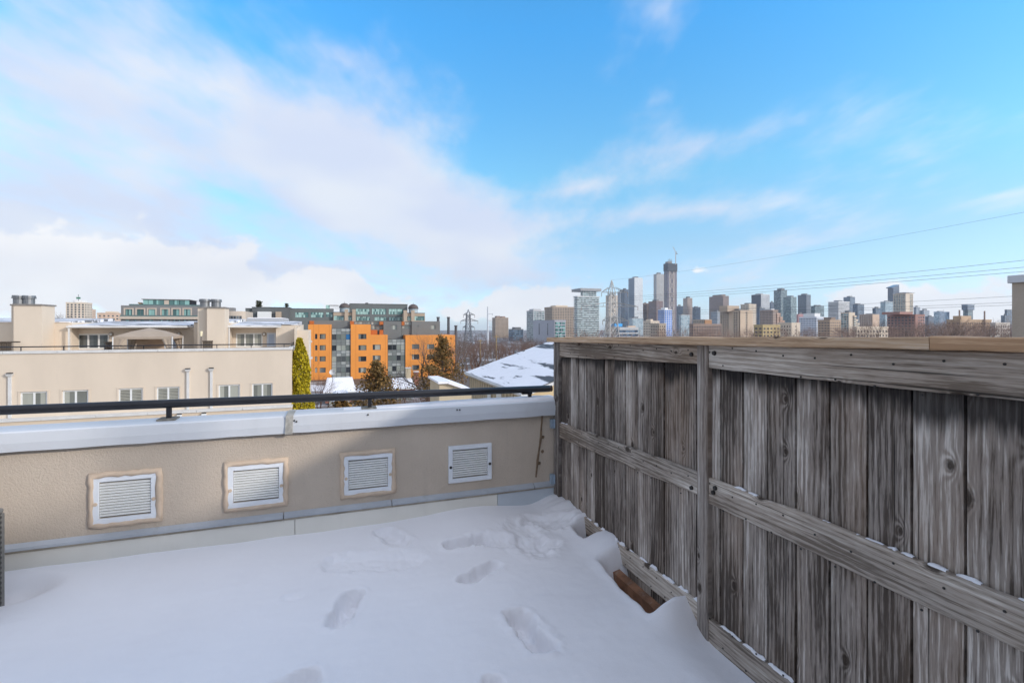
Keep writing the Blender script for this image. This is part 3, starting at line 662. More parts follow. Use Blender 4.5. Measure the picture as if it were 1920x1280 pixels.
# ================================================================ helpers for buildings
M_STONE = lambda nm, c, **k: mat(nm, c, 0.85, k.get('var', .06), k.get('scale', .4))
G_DARK = glass('glass_dark', (0.02, 0.025, 0.03), (0.10, 0.11, 0.11), (9, 9, 9), 0.5)
G_CURT = glass('glass_curtain', (0.16, 0.165, 0.145), (0.36, 0.36, 0.31), (9, 9, 9), 0.5)
G_GREEN = glass('glass_green', (0.03, 0.10, 0.095), (0.22, 0.42, 0.38), (1.9, 9, 2.4), 0.5)
WHITE = mat('white_paint', (0.70, 0.70, 0.68), 0.5, 0.04, 4)
def thing_window(parent, x0, x1, z0, z1, y, fm, gm, fw_=0.06, cols=1, rows_=1, recess=0.10, name='window', fd=0.05, bars=None):
    """window set in an opening of a wall on plane y: frame bars (the window) and one pane per light"""
    m = MB(); yy = y + recess - fd
    m.box(x0, x1, yy, yy + fd, z0, z0 + fw_); m.box(x0, x1, yy, yy + fd, z1 - fw_, z1); m.box(x0, x0 + fw_, yy, yy + fd, z0 + fw_, z1 - fw_); m.box(x1 - fw_, x1, yy, yy + fd, z0 + fw_, z1 - fw_)
    xs = bars or [x0 + (x1 - x0) * i / cols for i in range(1, cols)]
    zs = [z0 + (z1 - z0) * i / rows_ for i in range(1, rows_)]
    for xb in xs: m.box(xb - fw_ * .6, xb + fw_ * .6, yy + .002, yy + fd, z0 + fw_, z1 - fw_)
    for zb in zs: m.box(x0 + fw_, x1 - fw_, yy + .004, yy + fd, zb - fw_ * .4, zb + fw_ * .4)
    wo = m.build(name, fm, parent, origin=((x0 + x1) / 2, y, z0))
    X = [x0 + fw_ * .5] + xs + [x1 - fw_ * .5]
    for i in range(len(X) - 1):
        p = MB(); p.box(X[i], X[i + 1], yy + fd * .55, yy + fd * .8, z0 + fw_ * .5, z1 - fw_ * .5); g_ = gm[i % len(gm)] if isinstance(gm, (list, tuple)) else gm
        p.build('pane', g_, wo, origin=((X[i] + X[i + 1]) / 2, y, z0))
    return wo
def rect_py(u0, v0, u1, v1, y):
    x0, za = py(u0, v0, y); x1, zb = py(u1, v0, y); _, zc = py(u0, v1, y); _, zd = py(u1, v1, y)
    return x0, x1, (zc + zd) / 2, (za + zb) / 2
# ================================================================ beige terraced building across the lane
YF, YP, ZT = 33.4, 36.7, -1.53
M_BEIGE = mat('beige_stucco', (0.62, 0.525, 0.42), 0.92, 0.05, 0.35, 0.25, 30, 0.01, stretch=(1, 1, .4), dirt=0.06, dcol=(0.36, 0.31, 0.26), spec=.15)
M_WTRIM = mat('trim_white', (0.60, 0.59, 0.57), 0.6, 0.06, 2)
M_ROOFSNOW = snow_mat('roof_snow')
be = thing('terraced_building', 'long beige stucco building with roof terraces across the lane', 'building', (-16, YF + 4, GZ))
XE = py(547, 700, YF)[0]; XL = -48
c1, c2 = (0, 540, 4.8), (320, 540, 4.922)
def cp(c, x, y): return c[0] + x / c[2], c[1] + y / c[2]
wins = [(c1, 180, 425, 900, 'curt'), (c1, 560, 795, 887, 'curt'), (c1, 1065, 1285, 870, 'blind'), (c1, 1408, 1615, 860, 'blind'), (c2, 440, 638, 865, 'mix'), (c2, 750, 940, 857, 'mix')]
holes = []; WZ = []
for c, a, b_, t, k in wins:
    ua, vt = cp(c, a, t); ub, _ = cp(c, b_, t); xa, zt_ = py(ua, vt, YF); xb, zt2 = py(ub, vt, YF); z1 = -3.98; holes.append((xa, xb, z1 - 1.12, z1)); WZ.append(k)
dx = holes[1][0] - holes[0][0]
for k in range(1, 4): holes.append((holes[0][0] - 4.3 * k, holes[0][0] - 4.3 * k + 1.7, -5.1, -3.98)); WZ.append('curt')
m = MB(); wall_holes(m, XL, XE, -5.52, ZT - .16, YF, holes, 0.13)
m.add([(XE, YF, -12.6), (XE, 45, -12.6), (XE, 45, ZT - .16), (XE, YF, ZT - .16)], [(0, 1, 2, 3)])
m.add([(XL, YF, ZT - .16), (XE, YF, ZT - .16), (XE, 45, ZT - .16), (XL, 45, ZT - .16)], [(0, 1, 2, 3)])
m.build('wall', M_BEIGE, be)
for h, k in zip(holes, WZ):
    gm = {'curt': [G_CURT, G_CURT], 'mix': [G_CURT, G_CURT], 'blind': [G_DARK, G_DARK]}[k]
    w = thing_window(be, *h, YF, WHITE, gm, 0.085, 2, 1, 0.10)
    if k == 'blind':
        mid = (h[0] + h[1]) / 2
        for (a, b_) in ((h[0] + .09, mid - .055), (mid + .055, h[1] - .09)):
            sl = MB().box(-(b_ - a) / 2, (b_ - a) / 2, -.004, .004, -.036, .036).mesh('shutter_slat', (0, 0, 0), [mat('shutter', (0.46, 0.45, 0.38), 0.6, .05)])
            for q in range(10): place('shutter_slat', sl, w, ((a + b_) / 2, YF + .064, h[2] + .13 + q * .095), rot=(R(28), 0, 0))
    t_ = MB(); t_.box(h[0] - .1, h[1] + .1, YF - .03, YF - .001, h[3] + .002, h[3] + .07); t_.box(h[0] - .1, h[0] - .002, YF - .025, YF - .001, h[2], h[3]); t_.box(h[1] + .002, h[1] + .1, YF - .025, YF - .001, h[2], h[3])
    t_.build('surround', M_BEIGE, w)
# projecting lower storey with its own coping
MB().box(XL, XE + .05, YF - .55, YF - .002, GZ, -5.64).build('lower_wall', mat('beige_lower', (0.60, 0.49, 0.37), 0.92, 0.05, 0.4, 0.2, 30, .01, spec=.15), be)
xs_ = [XL] + [py(cp(c1, x, 1150)[0], 780, YF - .6)[0] for x in (370, 865, 1330, 1770)] + [py(cp(c2, 665, 1100)[0], 760, YF - .6)[0], XE + .1]
for i in range(len(xs_) - 1): MB().box(xs_[i], xs_[i + 1] - .02, YF - .62, YF - .003, -5.638, -5.50).build('lower_coping', M_WTRIM, be)
xs_ = [XL] + [py(cp(c1, x, 570)[0], 655, YF)[0] for x in (30, 520, 985, 1425, 1835)] + [py(cp(c2, 707, 570)[0], 655, YF)[0], XE + .06]
for i in range(len(xs_) - 1): MB().box(xs_[i], xs_[i + 1] - .015, YF - .07, YF + .28, ZT - .158, ZT).build('parapet_coping', M_WTRIM, be)
MB().box(XE - .22, XE + .06, YF + .285, YF + 4.6, ZT - .158, ZT + .02).build('parapet_coping', M_WTRIM, be)
# thin black terrace rail
m = MB(); m.tube([(XL, YF + .15, ZT + .24), (XE - .1, YF + .15, ZT + .24), (XE - .1, YF + 4.4, ZT + .26)], .035, 8); m.build('terrace_rail', M_BLACK, be)
for k in range(22):
    x = XE - .5 - k * 2.05; MB().box(x - .02, x + .02, YF + .13, YF + .17, ZT, ZT + .22).build('rail_post', M_BLACK, be)
for k in range(4): MB().box(XE - .12, XE - .08, YF + .9 + k, YF + .94 + k, ZT, ZT + .22).build('rail_post', M_BLACK, be)
# downpipes with hopper heads
for u in (19.8, 353, 396.8):
    x = py(u, 690, YF)[0]; zt_ = py(u, 690, YF)[1]
    m = MB(); m.box(x - .07, x + .07, YF - .12, YF - .003, -5.49, -3.02); m.build('downpipe', M_WTRIM, be)
    m = MB(); m.hexa([(x - .10, YF - .16, -3.018), (x + .10, YF - .16, -3.018), (x + .10, YF - .004, -3.018), (x - .10, YF - .004, -3.018), (x - .16, YF - .22, -2.86), (x + .16, YF - .22, -2.86), (x + .16, YF - .004, -2.86), (x - .16, YF - .004, -2.86)]); m.build('hopper_head', M_WTRIM, be)
    MB().box(x - .13, x + .13, YF - .19, YF - .02, -2.859, -2.80).build('hopper_opening', M_DARK, be)
for u, v in ((337, 777), (383, 775)):
    x, z = py(u, v, YF - .55); m = MB(); m.box(x - .13, x + .13, YF - .70, YF - .551, z - .10, z + .02); m.build('dryer_hood', WHITE, be); MB().box(x - .12, x + .12, YF - .705, YF - .56, z + .022, z + .06).build('hood_lip', M_DARK, be)
# penthouse storey: wall, chimneys, recessed window bays, roofs
ZR = -.02                                             # eaves level
def PX(c, x): return py(cp(c, x, 400)[0], 620, YP)[0]
bays = [(c1, 640, 1700), (c2, 545, 970)]
xb0, xb1 = PX(c1, 645), PX(c1, 1745); xb2, xb3 = PX(c2, 548), PX(c2, 972)
YB = YP + .9
m = MB()
m.box(XL, xb0, YP, YP + 7, ZT - .16, ZR + .22); m.box(xb1, xb2, YP, YP + 7, ZT - .16, ZR + .22); m.box(xb3, XE - .02, YP, YP + 7, ZT - .16, ZR + .05)
m.build('penthouse_wall', M_BEIGE, be)
ph = []
def phole(c, a, t, b_): 
    xa, zt_ = py(cp(c, a, t)[0], cp(c, a, t)[1], YB); xb, _ = py(cp(c, b_, t)[0], cp(c, b_, t)[1], YB); return (xa, xb, ZT - .10, zt_)
h1 = phole(c1, 695, 412, 980); h1d = phole(c1, 1470, 405, 1590); h2 = phole(c2, 602, 415, 848); h2d = phole(c2, 886, 412, 970)
m = MB(); wall_holes(m, xb0 + .01, xb1 - .01, ZT - .159, ZR - .12, YB, [h1, h1d], .12); m.build('bay_wall', M_BEIGE, be)
m = MB(); wall_holes(m, xb2 + .01, xb3 - .01, ZT - .159, ZR - .12, YB, [h2, h2d], .12); m.build('bay_wall', M_BEIGE, be)
thing_window(be, *h1, YB, WHITE, [glass('glass_slate', (0.05, 0.06, 0.06), (0.09, 0.10, 0.10), (9, 9, 9))], .085, 3, 1, .10)
thing_window(be, *h2, YB, WHITE, [G_CURT], .085, 3, 1, .10)
for h in (h1d, h2d): thing_window(be, *h, YB, mat('door_white', (0.62, 0.66, 0.72), .5, .04), [mat('door_pane', (0.40, 0.47, 0.58), .15, .08, 1)], .12, 1, 1, .10, 'door')
for c, x, y in ((c1, 1000, 415), (c1, 1612, 412), (c2, 862, 425)):
    X, Z = py(*cp(c, x, y), YB - .02); m = MB(); m.tube([(X, YB - .002, Z), (X, YB - .10, Z)], [.16, .12], 12); m.build('wall_lamp', mat('lamp_tan', (0.34, 0.28, 0.22), .6, .1, 5), be); MB().tube([(X, YB - .101, Z), (X, YB - .115, Z)], .085, 12).build('lamp_lens', M_WTRIM, be)
M_ROOFD = snow_mat('roof_partly_snowed', (0, 0, 0.2), (0.16, 0.16, 0.165), (0.46, 0.56), (0.25, 1.0, 1), 1.6, .2)
for (a, b_) in ((xb0 - .05, xb1 - .35), (xb2 - .05, xb3 + .35)):
    m = MB(); m.hexa([(a, YP - .35, ZR - .06), (b_, YP - .35, ZR - .06), (b_, YP + 6, ZR + .25), (a, YP + 6, ZR + .25), (a, YP - .35, ZR + .02), (b_, YP - .35, ZR + .02), (b_, YP + 6, ZR + .36), (a, YP + 6, ZR + .36)]); m.build('roof', M_ROOFD, be)
    m = MB(); m.box(a - .05, b_ + .05, YP - .47, YP - .352, ZR - .13, ZR - .01); m.build('gutter', M_WTRIM, be)
    m = MB(); m.box(a + .02, a + .11, YP - .42, YP - .33, ZT - .1, ZR - .131); m.build('downpipe', M_WTRIM, be)
for (a, b_, zz) in ((XL, xb0 - .12, ZR + .222), (xb1 + .02, xb2 - .12, ZR + .222), (xb3 + .37, XE + .02, ZR + .052)):
    m = MB(); m.hexa([(a, YP - .06, zz), (b_, YP - .06, zz), (b_, YP + 7, zz + .0), (a, YP + 7, zz), (a, YP - .06, zz + .06), (b_, YP - .06, zz + .06), (b_, YP + 7, zz + .35), (a, YP + 7, zz + .35)]); m.build('roof', M_ROOFD, be)
# party wall end with side wall
MB().hexa([(XE + .001, YP - 1.2, ZT - .5), (XE + .12, YP - 1.2, ZT - .5), (XE + .12, YP + 7, ZT - .5), (XE + .001, YP + 7, ZT - .5), (XE + .001, YP - 1.2, ZR - .2), (XE + .12, YP - 1.2, ZR - .2), (XE + .12, YP + 7, ZR + .1), (XE + .001, YP + 7, ZR + .1)]).build('end_wall', M_BEIGE, be)
m = MB(); m.box(XE + .06, XE + .9, YF + 3.2, YF + 7, GZ, ZR - .35); m.build('end_wall', M_BEIGE, be)
for (z0, z1, o_) in ((ZT - 1.1, ZT - .95, .24), (ZT - .95, ZT + .2, .08), (ZT + .2, ZT + .32, .2)): MB().box(XE + .9, XE + .9 + o_, YF + 4.0, YF + 4.5, z0, z1).build('bracket', M_WTRIM, be)
def chimney(c, xa, xm, xb, yt, flues):
    ua, ub, um = cp(c, xa, yt)[0], cp(c, xb, yt)[0], cp(c, xm, yt)[0]
    YC = YP - 1.5; x0, z1 = py(ua, cp(c, xa, yt)[1], YC); x1, _ = py(ub, cp(c, xb, yt)[1], YC); xm_ = py(um, 600, YC)[0]
    m = MB(); m.box(x0 + .05, xm_ + .001, YC + .55, YP - .002, ZT - .15, z1 - .05); m.box(xm_, x1 - .05, YC, YP - .003, ZT - .15, z1 - .05)
    o = m.build('chimney', M_BEIGE, be)
    m = MB(); m.box(x0, xm_ - .04, YC + .5, YP + .1, z1 - .049, z1 + .05); m.box(xm_ - .04, x1, YC - .06, YP + .102, z1 - .048, z1 + .052); m.build('chimney_cap', mat('cap_flash', (0.22, 0.20, 0.18), .6, .15, 3), o)
    for fx, wv in flues:
        X = py(cp(c, fx, yt)[0], 580, YC + .8)[0]; m = MB(); m.cyl(X, YC + .8, z1 + .05, z1 + .42, .30, .30, 16); m.cyl(X, YC + .8, z1 + .425, z1 + .50, .37, .37, 16); m.cyl(X, YC + .8, z1 + .52, z1 + .62, .36, .33, 16)
        m.build('flue', mat('flue_steel', (0.20, 0.205, 0.21), .45, .15, 3, metal=.5), o)
chimney(c1, 42, 122, 385, 148, [(175, 0), (258, 0)])
chimney(c2, 222, 335, 505, 178, [(315, 0), (420, 0)])
# --- things on that terrace
gz = thing('gazebo_tent', 'taupe fabric gazebo tent standing on the beige building terrace', 'gazebo', (py(268, 650, 35)[0], 35.0, ZT - 1.1))
gx0, gz1 = py(cp(c1, 1022, 437)[0], cp(c1, 1022, 437)[1], 34.0); gx1 = py(cp(c1, 1555, 437)[0], 631, 34.0)[0]; gy0, gy1 = 33.9, 36.2; gp = gz1 + .55; gc = (gx0 + gx1) / 2; gyc = (gy0 + gy1) / 2
M_TENT = mat('tent_fabric', (0.36, 0.29, 0.225), .9, .06, 1.2, .3, 6, .03)
m = MB(); q = [(gx0, gy0), (gx1, gy0), (gx1, gy1), (gx0, gy1)]; cr_ = [(gx0 * .35 + gc * .65 + 0, gyc), (gx1 * .35 + gc * .65, gyc)]
ring = []
for i in range(4):
    a, b_ = q[i], q[(i + 1) % 4]
    for t in (0, .5): ring.append((a[0] + (b_[0] - a[0]) * t, a[1] + (b_[1] - a[1]) * t))
vs = [(p[0], p[1], gz1 - (.03 if i % 2 else 0)) for i, p in enumerate(ring)] + [(gc + (p[0] - gc) * .5, gyc + (p[1] - gyc) * .5, gz1 + .33) for p in ring] + [(gc, gyc, gp)] + [(p[0], p[1], gz1 - .17) for p in ring]
fs = [(i, (i + 1) % 8, 8 + (i + 1) % 8, 8 + i) for i in range(8)] + [(8 + i, 8 + (i + 1) % 8, 16) for i in range(8)] + [(17 + i, 17 + (i + 1) % 8, (i + 1) % 8, i) for i in range(8)]
m.add(vs, fs); m.build('canopy', M_TENT, gz)
for (x, y) in q: MB().box(x - .03, x + .03, y - .03, y + .03, ZT - 1.1, gz1 - .02).build('pole', M_WTRIM, gz)
for (x, y) in q:
    s = 1 if x < gc else -1; m = MB(); n_ = 7; rows = []
    for k in range(9):
        t = k / 8; z = gz1 - .17 - t * 1.55; wv = .62 - .42 * math.sin(math.pi * min(1, t * 1.1) * .5)
        for j in range(n_): rows.append((x + s * wv * j / (n_ - 1), y + .05 * math.sin(j * 2.4), z))
    m.add(rows, [(k * n_ + j, k * n_ + j + 1, (k + 1) * n_ + j + 1, (k + 1) * n_ + j) for k in range(8) for j in range(n_ - 1)]); m.build('curtain', M_TENT, gz, smooth=True)
MB().box(gx0 + .5, gx1 - 1.1, gy1 - .02, gy1, ZT - .9, gz1 - .2).build('back_panel', mat('tent_back', (0.50, 0.37, 0.27), .9, .06, 2), gz)
M_DWOOD = mat('divider_wood', (0.085, 0.066, 0.05), .85, .25, 8, .3, 30, .005, stretch=(1, 1, .1))
for i, (c, x, y, lab) in enumerate(((c1, 30, 480, 'dark wooden privacy screen beside the leftmost beige chimney'), (c1, 985, 482, 'dark wooden privacy screen beside the gazebo tent'), (c2, 335, 485, 'dark wooden privacy screen in front of the second beige chimney'))):
    X, Z = py(*cp(c, x, y), YF + 1.2); t = thing('privacy_screen', lab, 'screen', (X, YF + 1.4, ZT - 1.1), 'privacy screens on the beige terraces')
    wd = .45 if i != 0 else 1.3
    for k in range(5 if i else 9): xx = X - wd / 2 + k * .115; MB().box(xx, xx + .10, YF + 1.2, YF + 1.24, ZT - 1.05, Z - .08).build('slat', M_DWOOD, t)
    MB().box(X - wd / 2 - .05, X + wd / 2 + .12, YF + 1.15, YF + 1.30, Z - .079, Z).build('cap', M_DWOOD, t)
    MB().box(X - wd / 2 - .02, X - wd / 2 + .07, YF + 1.245, YF + 1.33, ZT - 1.1, Z - .08).build('post', M_DWOOD, t)
X, Z = py(377, 627, YF + .6); t = thing('terrace_lantern', 'small cream lantern on a thin pole at the second beige chimney', 'lantern', (X, YF + .6, ZT))
MB().cyl(X, YF + .6, ZT, Z - .12, .02, .02, 8).build('pole', M_BLACK, t); MB().cyl(X, YF + .6, Z - .12, Z + .22, .07, .10, 10).build('shade', mat('lantern_cream', (0.7, 0.62, 0.42), .6), t)
# ================================================================ foliage generators
def leaf_cloud(mb, pts, size, r, flat=0.5):
    for p in pts:
        a = Vector((r.gauss(0, 1), r.gauss(0, 1), r.gauss(0, flat))).normalized(); b_ = a.orthogonal().normalized(); b_ = (b_ * math.cos(r.uniform(0, 6.3)) + a.cross(b_) * math.sin(r.uniform(0, 6.3)))
        s = size * r.uniform(.6, 1.4); p = Vector(p)
        mb.add([p - a * s, p + b_ * s * .55, p + a * s, p - b_ * s * .55], [(0, 1, 2, 3)])
def grow(mb, p, d, L, rad, lvl, r, maxl, up=0.12, ang=0.62, n3=5):
    pts = [p]; rs = [rad]; q = p.copy(); dd = d.copy(); seg = 3 if lvl < 3 else 2
    for k in range(seg):
        dd = (dd + Vector((r.gauss(0, .12), r.gauss(0, .12), r.gauss(0, .08) + up * .3))).normalized(); q = q + dd * (L / seg); pts.append(q); rs.append(rad * (1 - .42 * (k + 1) / seg))
    mb.tube(pts, rs, n3 if lvl < 2 else 3, lvl == 0)
    if lvl >= maxl: return
    nb = r.choice((2, 3, 3)) if lvl else r.choice((3, 4))
    for k in range(nb + (1 if lvl >= 2 else 0)):
        t = r.uniform(.45, 1.0) if k else 1.0; i = min(seg - 1, int(t * seg)); base = pts[i].lerp(pts[i + 1], t * seg - i if t < 1 else 1)
        ax = dd.orthogonal().normalized(); ax.rotate(Matrix.Rotation(r.uniform(0, 6.283), 3, dd)); nd = dd.copy(); nd.rotate(Matrix.Rotation(r.uniform(.5, 1.25) * ang, 3, ax))
        nd = (nd + Vector((0, 0, up))).normalized(); grow(mb, base, nd, L * r.uniform(.60, .82), rs[-1] * r.uniform(.6, .85), lvl + 1, r, maxl, up, ang, n3)
def bare(seed, h, maxl=5, ang=.62, thick=.022):
    r = random.Random(seed); mb = MB(); grow(mb, Vector((0, 0, 0)), Vector((0, 0, 1)), h * .30, h * thick, 0, r, maxl, .12, ang)
    zm = max(p[2] for p in mb.v); s = h / zm; mb.v = [(p[0] * s, p[1] * s, p[2] * s) for p in mb.v]; return mb
def split_tree(mb, ntr):
    """first tube = trunk, the rest = crown"""
    t = MB(); t.v = mb.v[:ntr[0]]; t.f = mb.f[:ntr[1]]; t.mi = [0] * len(t.f); c = MB(); c.v = [tuple(p) for p in mb.v[ntr[0]:]]; c.f = [tuple(i - ntr[0] for i in f) for f in mb.f[ntr[1]:]]; c.mi = [0] * len(c.f); return t, c
M_BARK = mat('bark_brown', (0.125, 0.088, 0.066), .9, .2, 3); M_BARK2 = mat('bark_grey', (0.12, 0.10, 0.09), .9, .2, 3); M_TWIG = mat('twig_red', (0.165, 0.098, 0.075), .9, .2, .3)
TREES = {}
def tree_at(name, label, x, y, z, h, seed, mtl=None, group=None, maxl=5, ang=.62, rotz=0, thick=.022):
    key = (seed, maxl, ang, thick)
    if key not in TREES:
        mb = bare(seed, 10.0, maxl, ang, thick); t, c = split_tree(mb, (20, 17)); TREES[key] = (t.mesh('trunk', (0, 0, 0), [M_BARK]), c.mesh('crown', (0, 0, 0), [mtl or M_BARK]))
    r = thing(name, label, 'tree', (x, y, z), group); r.scale = (h / 10,) * 3; r.rotation_euler = (0, 0, rotz)
    for nm, me in zip(('trunk', 'crown'), TREES[key]):
        o = bpy.data.objects.new(nm, me); col.objects.link(o); o.parent = r
    return r
def cedar(name, label, x, y, z, h, w, seed, mtl, n=5200, size=.16, brk=.55):
    r = random.Random(seed); t = thing(name, label, 'tree', (x, y, z)); MB().tube([(x, y, z), (x + .1, y, z + h * .5), (x, y, z + h * .95)], [.22, .14, .03], 7).build('trunk', M_BARK, t)
    mb = MB(); nbr = 120; brs = []
    for k in range(nbr):
        f = r.random() ** .8; zz = .08 + .92 * f; R_ = w * .5 * (1 - f ** 1.6) * r.uniform(.55, 1.15) + .12; a = r.uniform(0, 6.283); brs.append((zz, R_, a))
    lb = MB()
    for zz, R_, a in brs:
        lb.tube([(x, y, z + h * zz), (x + math.cos(a) * R_ * .9, y + math.sin(a) * R_ * .9, z + h * zz + R_ * .25)], [.03, .01], 3, False)
    lb.build('branches', M_BARK, t)
    pts = []
    for k in range(n):
        zz, R_, a = r.choice(brs); s = r.random() ** .55; sp = .10 + .16 * s; c_ = R_ * s
        pts.append((x + math.cos(a) * c_ + r.gauss(0, sp * brk * 1.6), y + math.sin(a) * c_ + r.gauss(0, sp * brk * 1.6), z + h * zz + c_ * .28 + r.gauss(0, sp * brk * 1.5)))
    leaf_cloud(mb, pts, size, r, .8); mb.build('crown', mtl, t); return t
M_CEDAR = leaf_mat('cedar_brown', (0.080, 0.058, 0.020), (0.26, 0.15, 0.05), 1.2)
M_IVY = leaf_mat('cypress_yellow', (0.20, 0.17, 0.008), (0.56, 0.43, 0.02), 2.5)
# columnar golden evergreen at the building's corner
YV = YF + .75; X0, _ = py(563, 700, YV); t = thing('columnar_evergreen', 'tall narrow yellow-green evergreen at the corner of the beige building', 'tree', (X0, YV, GZ))
MB().tube([(X0, YV, GZ), (X0, YV, -1.6)], [.12, .03], 7).build('trunk', M_BARK, t)
r = random.Random(4); pts = []; ztp = py(562, 634, YV)[1]
for k in range(15000):
    f = r.random(); z = -8.5 + (ztp + 8.5) * f; dz = ztp - z; Rr = min(.72, .12 + .30 * dz ** .62) * (1 + .18 * math.sin(z * 2.1 + 1)) ; a = r.uniform(0, 6.283); q = Rr * r.uniform(.72, 1.0) * (1 + .12 * math.sin(3 * a + z * 3)); pts.append((X0 + math.cos(a) * q + .10 * (z + 3) * -.25, YV + math.sin(a) * q, z))
mb = MB(); leaf_cloud(mb, pts, .085, r, 1.2); mb.build('crown', M_IVY, t)
# ================================================================ orange and grey apartment building
YO = 134.0; c3 = (560, 540, 5.333)
def R3(x0, y0, x1, y1, y=YO): return rect_py(*cp(c3, x0, y0), *cp(c3, x1, y1), y)
M_ORANGE = mat('orange_panel', (0.72, 0.27, 0.05), .6, .05, .25); M_GREYP = mat('grey_panel', (0.155, 0.16, 0.155), .7, .05, .2); M_MULL = mat('mullion_grey', (0.13, 0.135, 0.135), .5, .08, 1)
G_BAY = glass('glass_bay', (0.13, 0.155, 0.14), (0.34, 0.36, 0.31), (9, 9, 9), .45); G_SPAN = glass('spandrel', (0.20, 0.22, 0.21), (0.38, 0.40, 0.38), (9, 9, 9), .5)
oz = ground_z(134)
ob = thing('orange_building', 'bright orange panelled apartment block with glazed bays and grey top floor', 'building', (-10, YO + 6, oz))
def seams(x0, x1, z0, z1, dx=1.25):
    m = MB(); x = x0 + dx
    while x < x1 - .3: m.box(x - .025, x + .025, YO - .03, YO - .001, z0, z1); x += dx
    return m
def block(rect, wl, depth=12, mt=M_ORANGE, y=YO, seam=True, zb=None):
    x0, x1, z0, z1 = rect; z0 = zb if zb is not None else z0
    hs_ = [R3(a, b, c, d, y) for a, b, c, d in wl]; m = MB(); wall_holes(m, x0, x1, z0, z1, y, hs_, .25)
    m.add([(x0, y, z0), (x0, y + depth, z0), (x0, y + depth, z1), (x0, y, z1), (x1, y, z0), (x1, y + depth, z0), (x1, y + depth, z1), (x1, y, z1)], [(0, 3, 2, 1), (4, 5, 6, 7), (3, 7, 6, 2)])
    m.build('wall', mt, ob)
    if seam:
        s = MB(); x = x0 + 1.3
        while x < x1 - .4:
            if not any(h[0] - .05 < x < h[1] + .05 for h in hs_): s.box(x - .03, x + .03, y - .02, y - .001, z0, z1 - .05)
            x += 1.3
        s.build('panel_seams', mat('orange_seam', (0.50, 0.17, 0.03), .6, .05), ob)['kind'] = 'stuff'
    for h in hs_:
        wd = h[1] - h[0]
        thing_window(ob, *h, y, M_MULL, [G_DARK, G_CURT] if r.random() < .5 else [G_CURT, G_DARK], .07, 1 if wd < .9 else 2, 1, .2, bars=None if wd < .9 else [h[0] + wd * .28])
rows_a = [(458, 510), (570, 622), (682, 733), (795, 845)]
zbO = oz
block(R3(95, 363, 328, 900), [(163, a, 187, b) for a, b in rows_a] + [(210, a, 270, b) for a, b in rows_a], zb=zbO)
block(R3(521, 363, 720, 900), [(598, a, 677, b) for a, b in rows_a], zb=zbO)
x0, x1, z0, z1 = R3(720, 468, 890, 900)
block((R3(720.5, 468, 890, 900)), [(740, a, 820, b) for a, b in ((564, 618), (672, 725), (780, 835))], zb=zbO)
block(R3(1068, 470, 1565, 900), [(x, a, x + 74, b) for x in (1133, 1283) for a, b in ((560, 610), (662, 713), (768, 820))] + [(1430, 560, 1500, 610)], zb=zbO)
def bay(xa, xb, ya, yb, cols_, pattern):
    x0, x1, z0, z1 = R3(xa, ya, xb, yb); yb_ = YO + .35; MB().box(x0, x1, yb_ + .1, yb_ + 10, zbO, z1).build('bay_core', M_DARK, ob)
    cw = (x1 - x0) / cols_; zz = z1; k = 0; mu = MB()
    for i in range(cols_ + 1): mu.box(max(x0, x0 + i * cw - .05), min(x1, x0 + i * cw + .05), yb_ - .06, yb_ + .05, z0, z1)
    while zz > z0 + .4:
        hgt = pattern[k % len(pattern)]; zb_ = max(z0, zz - hgt[0])
        for i in range(cols_):
            mt = G_SPAN if hgt[1] == 's' else (G_DARK if r.random() < .28 else G_BAY)
            if hgt[1] == 'w' and k == 2 and i == cols_ - 1 and xa < 400: mt = mat('blue_blind', (0.02, 0.13, 0.30), .3, .05)
            MB().box(x0 + i * cw + .05, x0 + (i + 1) * cw - .05, yb_, yb_ + .08, zb_ + .05, zz - .05).build('pane', mt, ob, origin=(x0 + i * cw, yb_, zb_))
        mu.box(x0, x1, yb_ - .05, yb_ + .06, zb_ - .05, zb_ + .05); zz = zb_; k += 1
    mu.box(x0, x1, yb_ - .05, yb_ + .06, z1 - .05, z1 + .06); mu.build('mullions', M_MULL, ob)
pat = [(.75, 's'), (.75, 's'), (1.45, 'w')]
r = random.Random(21)
bay(331, 519, 405, 900, 4, pat); bay(893, 1066, 512, 900, 4, pat)
# set-back grey storeys
YG = YO + 5
def gbox(x0, y0, x1, y1, mt, y=YG, wl=(), depth=14, gm=None):
    x0_, x1_, z0, z1 = R3(x0, y0, x1, y1, y); hs_ = [R3(a, b, c, d, y) for a, b, c, d in wl]; m = MB(); wall_holes(m, x0_, x1_, z0 - 1.5, z1, y, hs_, .25)
    m.add([(x0_, y, z0 - 1.5), (x0_, y + depth, z0 - 1.5), (x0_, y + depth, z1), (x0_, y, z1), (x1_, y, z0 - 1.5), (x1_, y + depth, z0 - 1.5), (x1_, y + depth, z1), (x1_, y, z1)], [(0, 3, 2, 1), (4, 5, 6, 7), (3, 7, 6, 2)])
    m.build('upper_wall', mt, ob)
    for h in hs_: thing_window(ob, *h, y, M_MULL, gm or [G_CURT, G_BAY], .08, 2, 1, .2, bars=[h[0] + (h[1] - h[0]) * .3])
gbox(95, 325, 512, 364, M_GREYP)
gbox(554, 333, 846, 470, M_GREYP, YG + .4, [(558, 336, 640, 360), (645, 336, 720, 362), (725, 336, 806, 366), (725, 372, 775, 412), (812, 372, 842, 415)])
for a, b, c, d in ((107, 328, 153, 361), (515, 330, 553, 364), (808, 334, 846, 366), (808, 418, 846, 465), (1030, 334, 1058, 372), (720, 418, 786, 468)):
    x0_, x1_, z0, z1 = R3(a, b, c, d, YG - .6); MB().box(x0_, x1_, YG - .6, YG + .39, z0, z1).build('orange_panel', mat('orange_deep', (0.40, 0.11, 0.02), .6, .06, .5), ob)
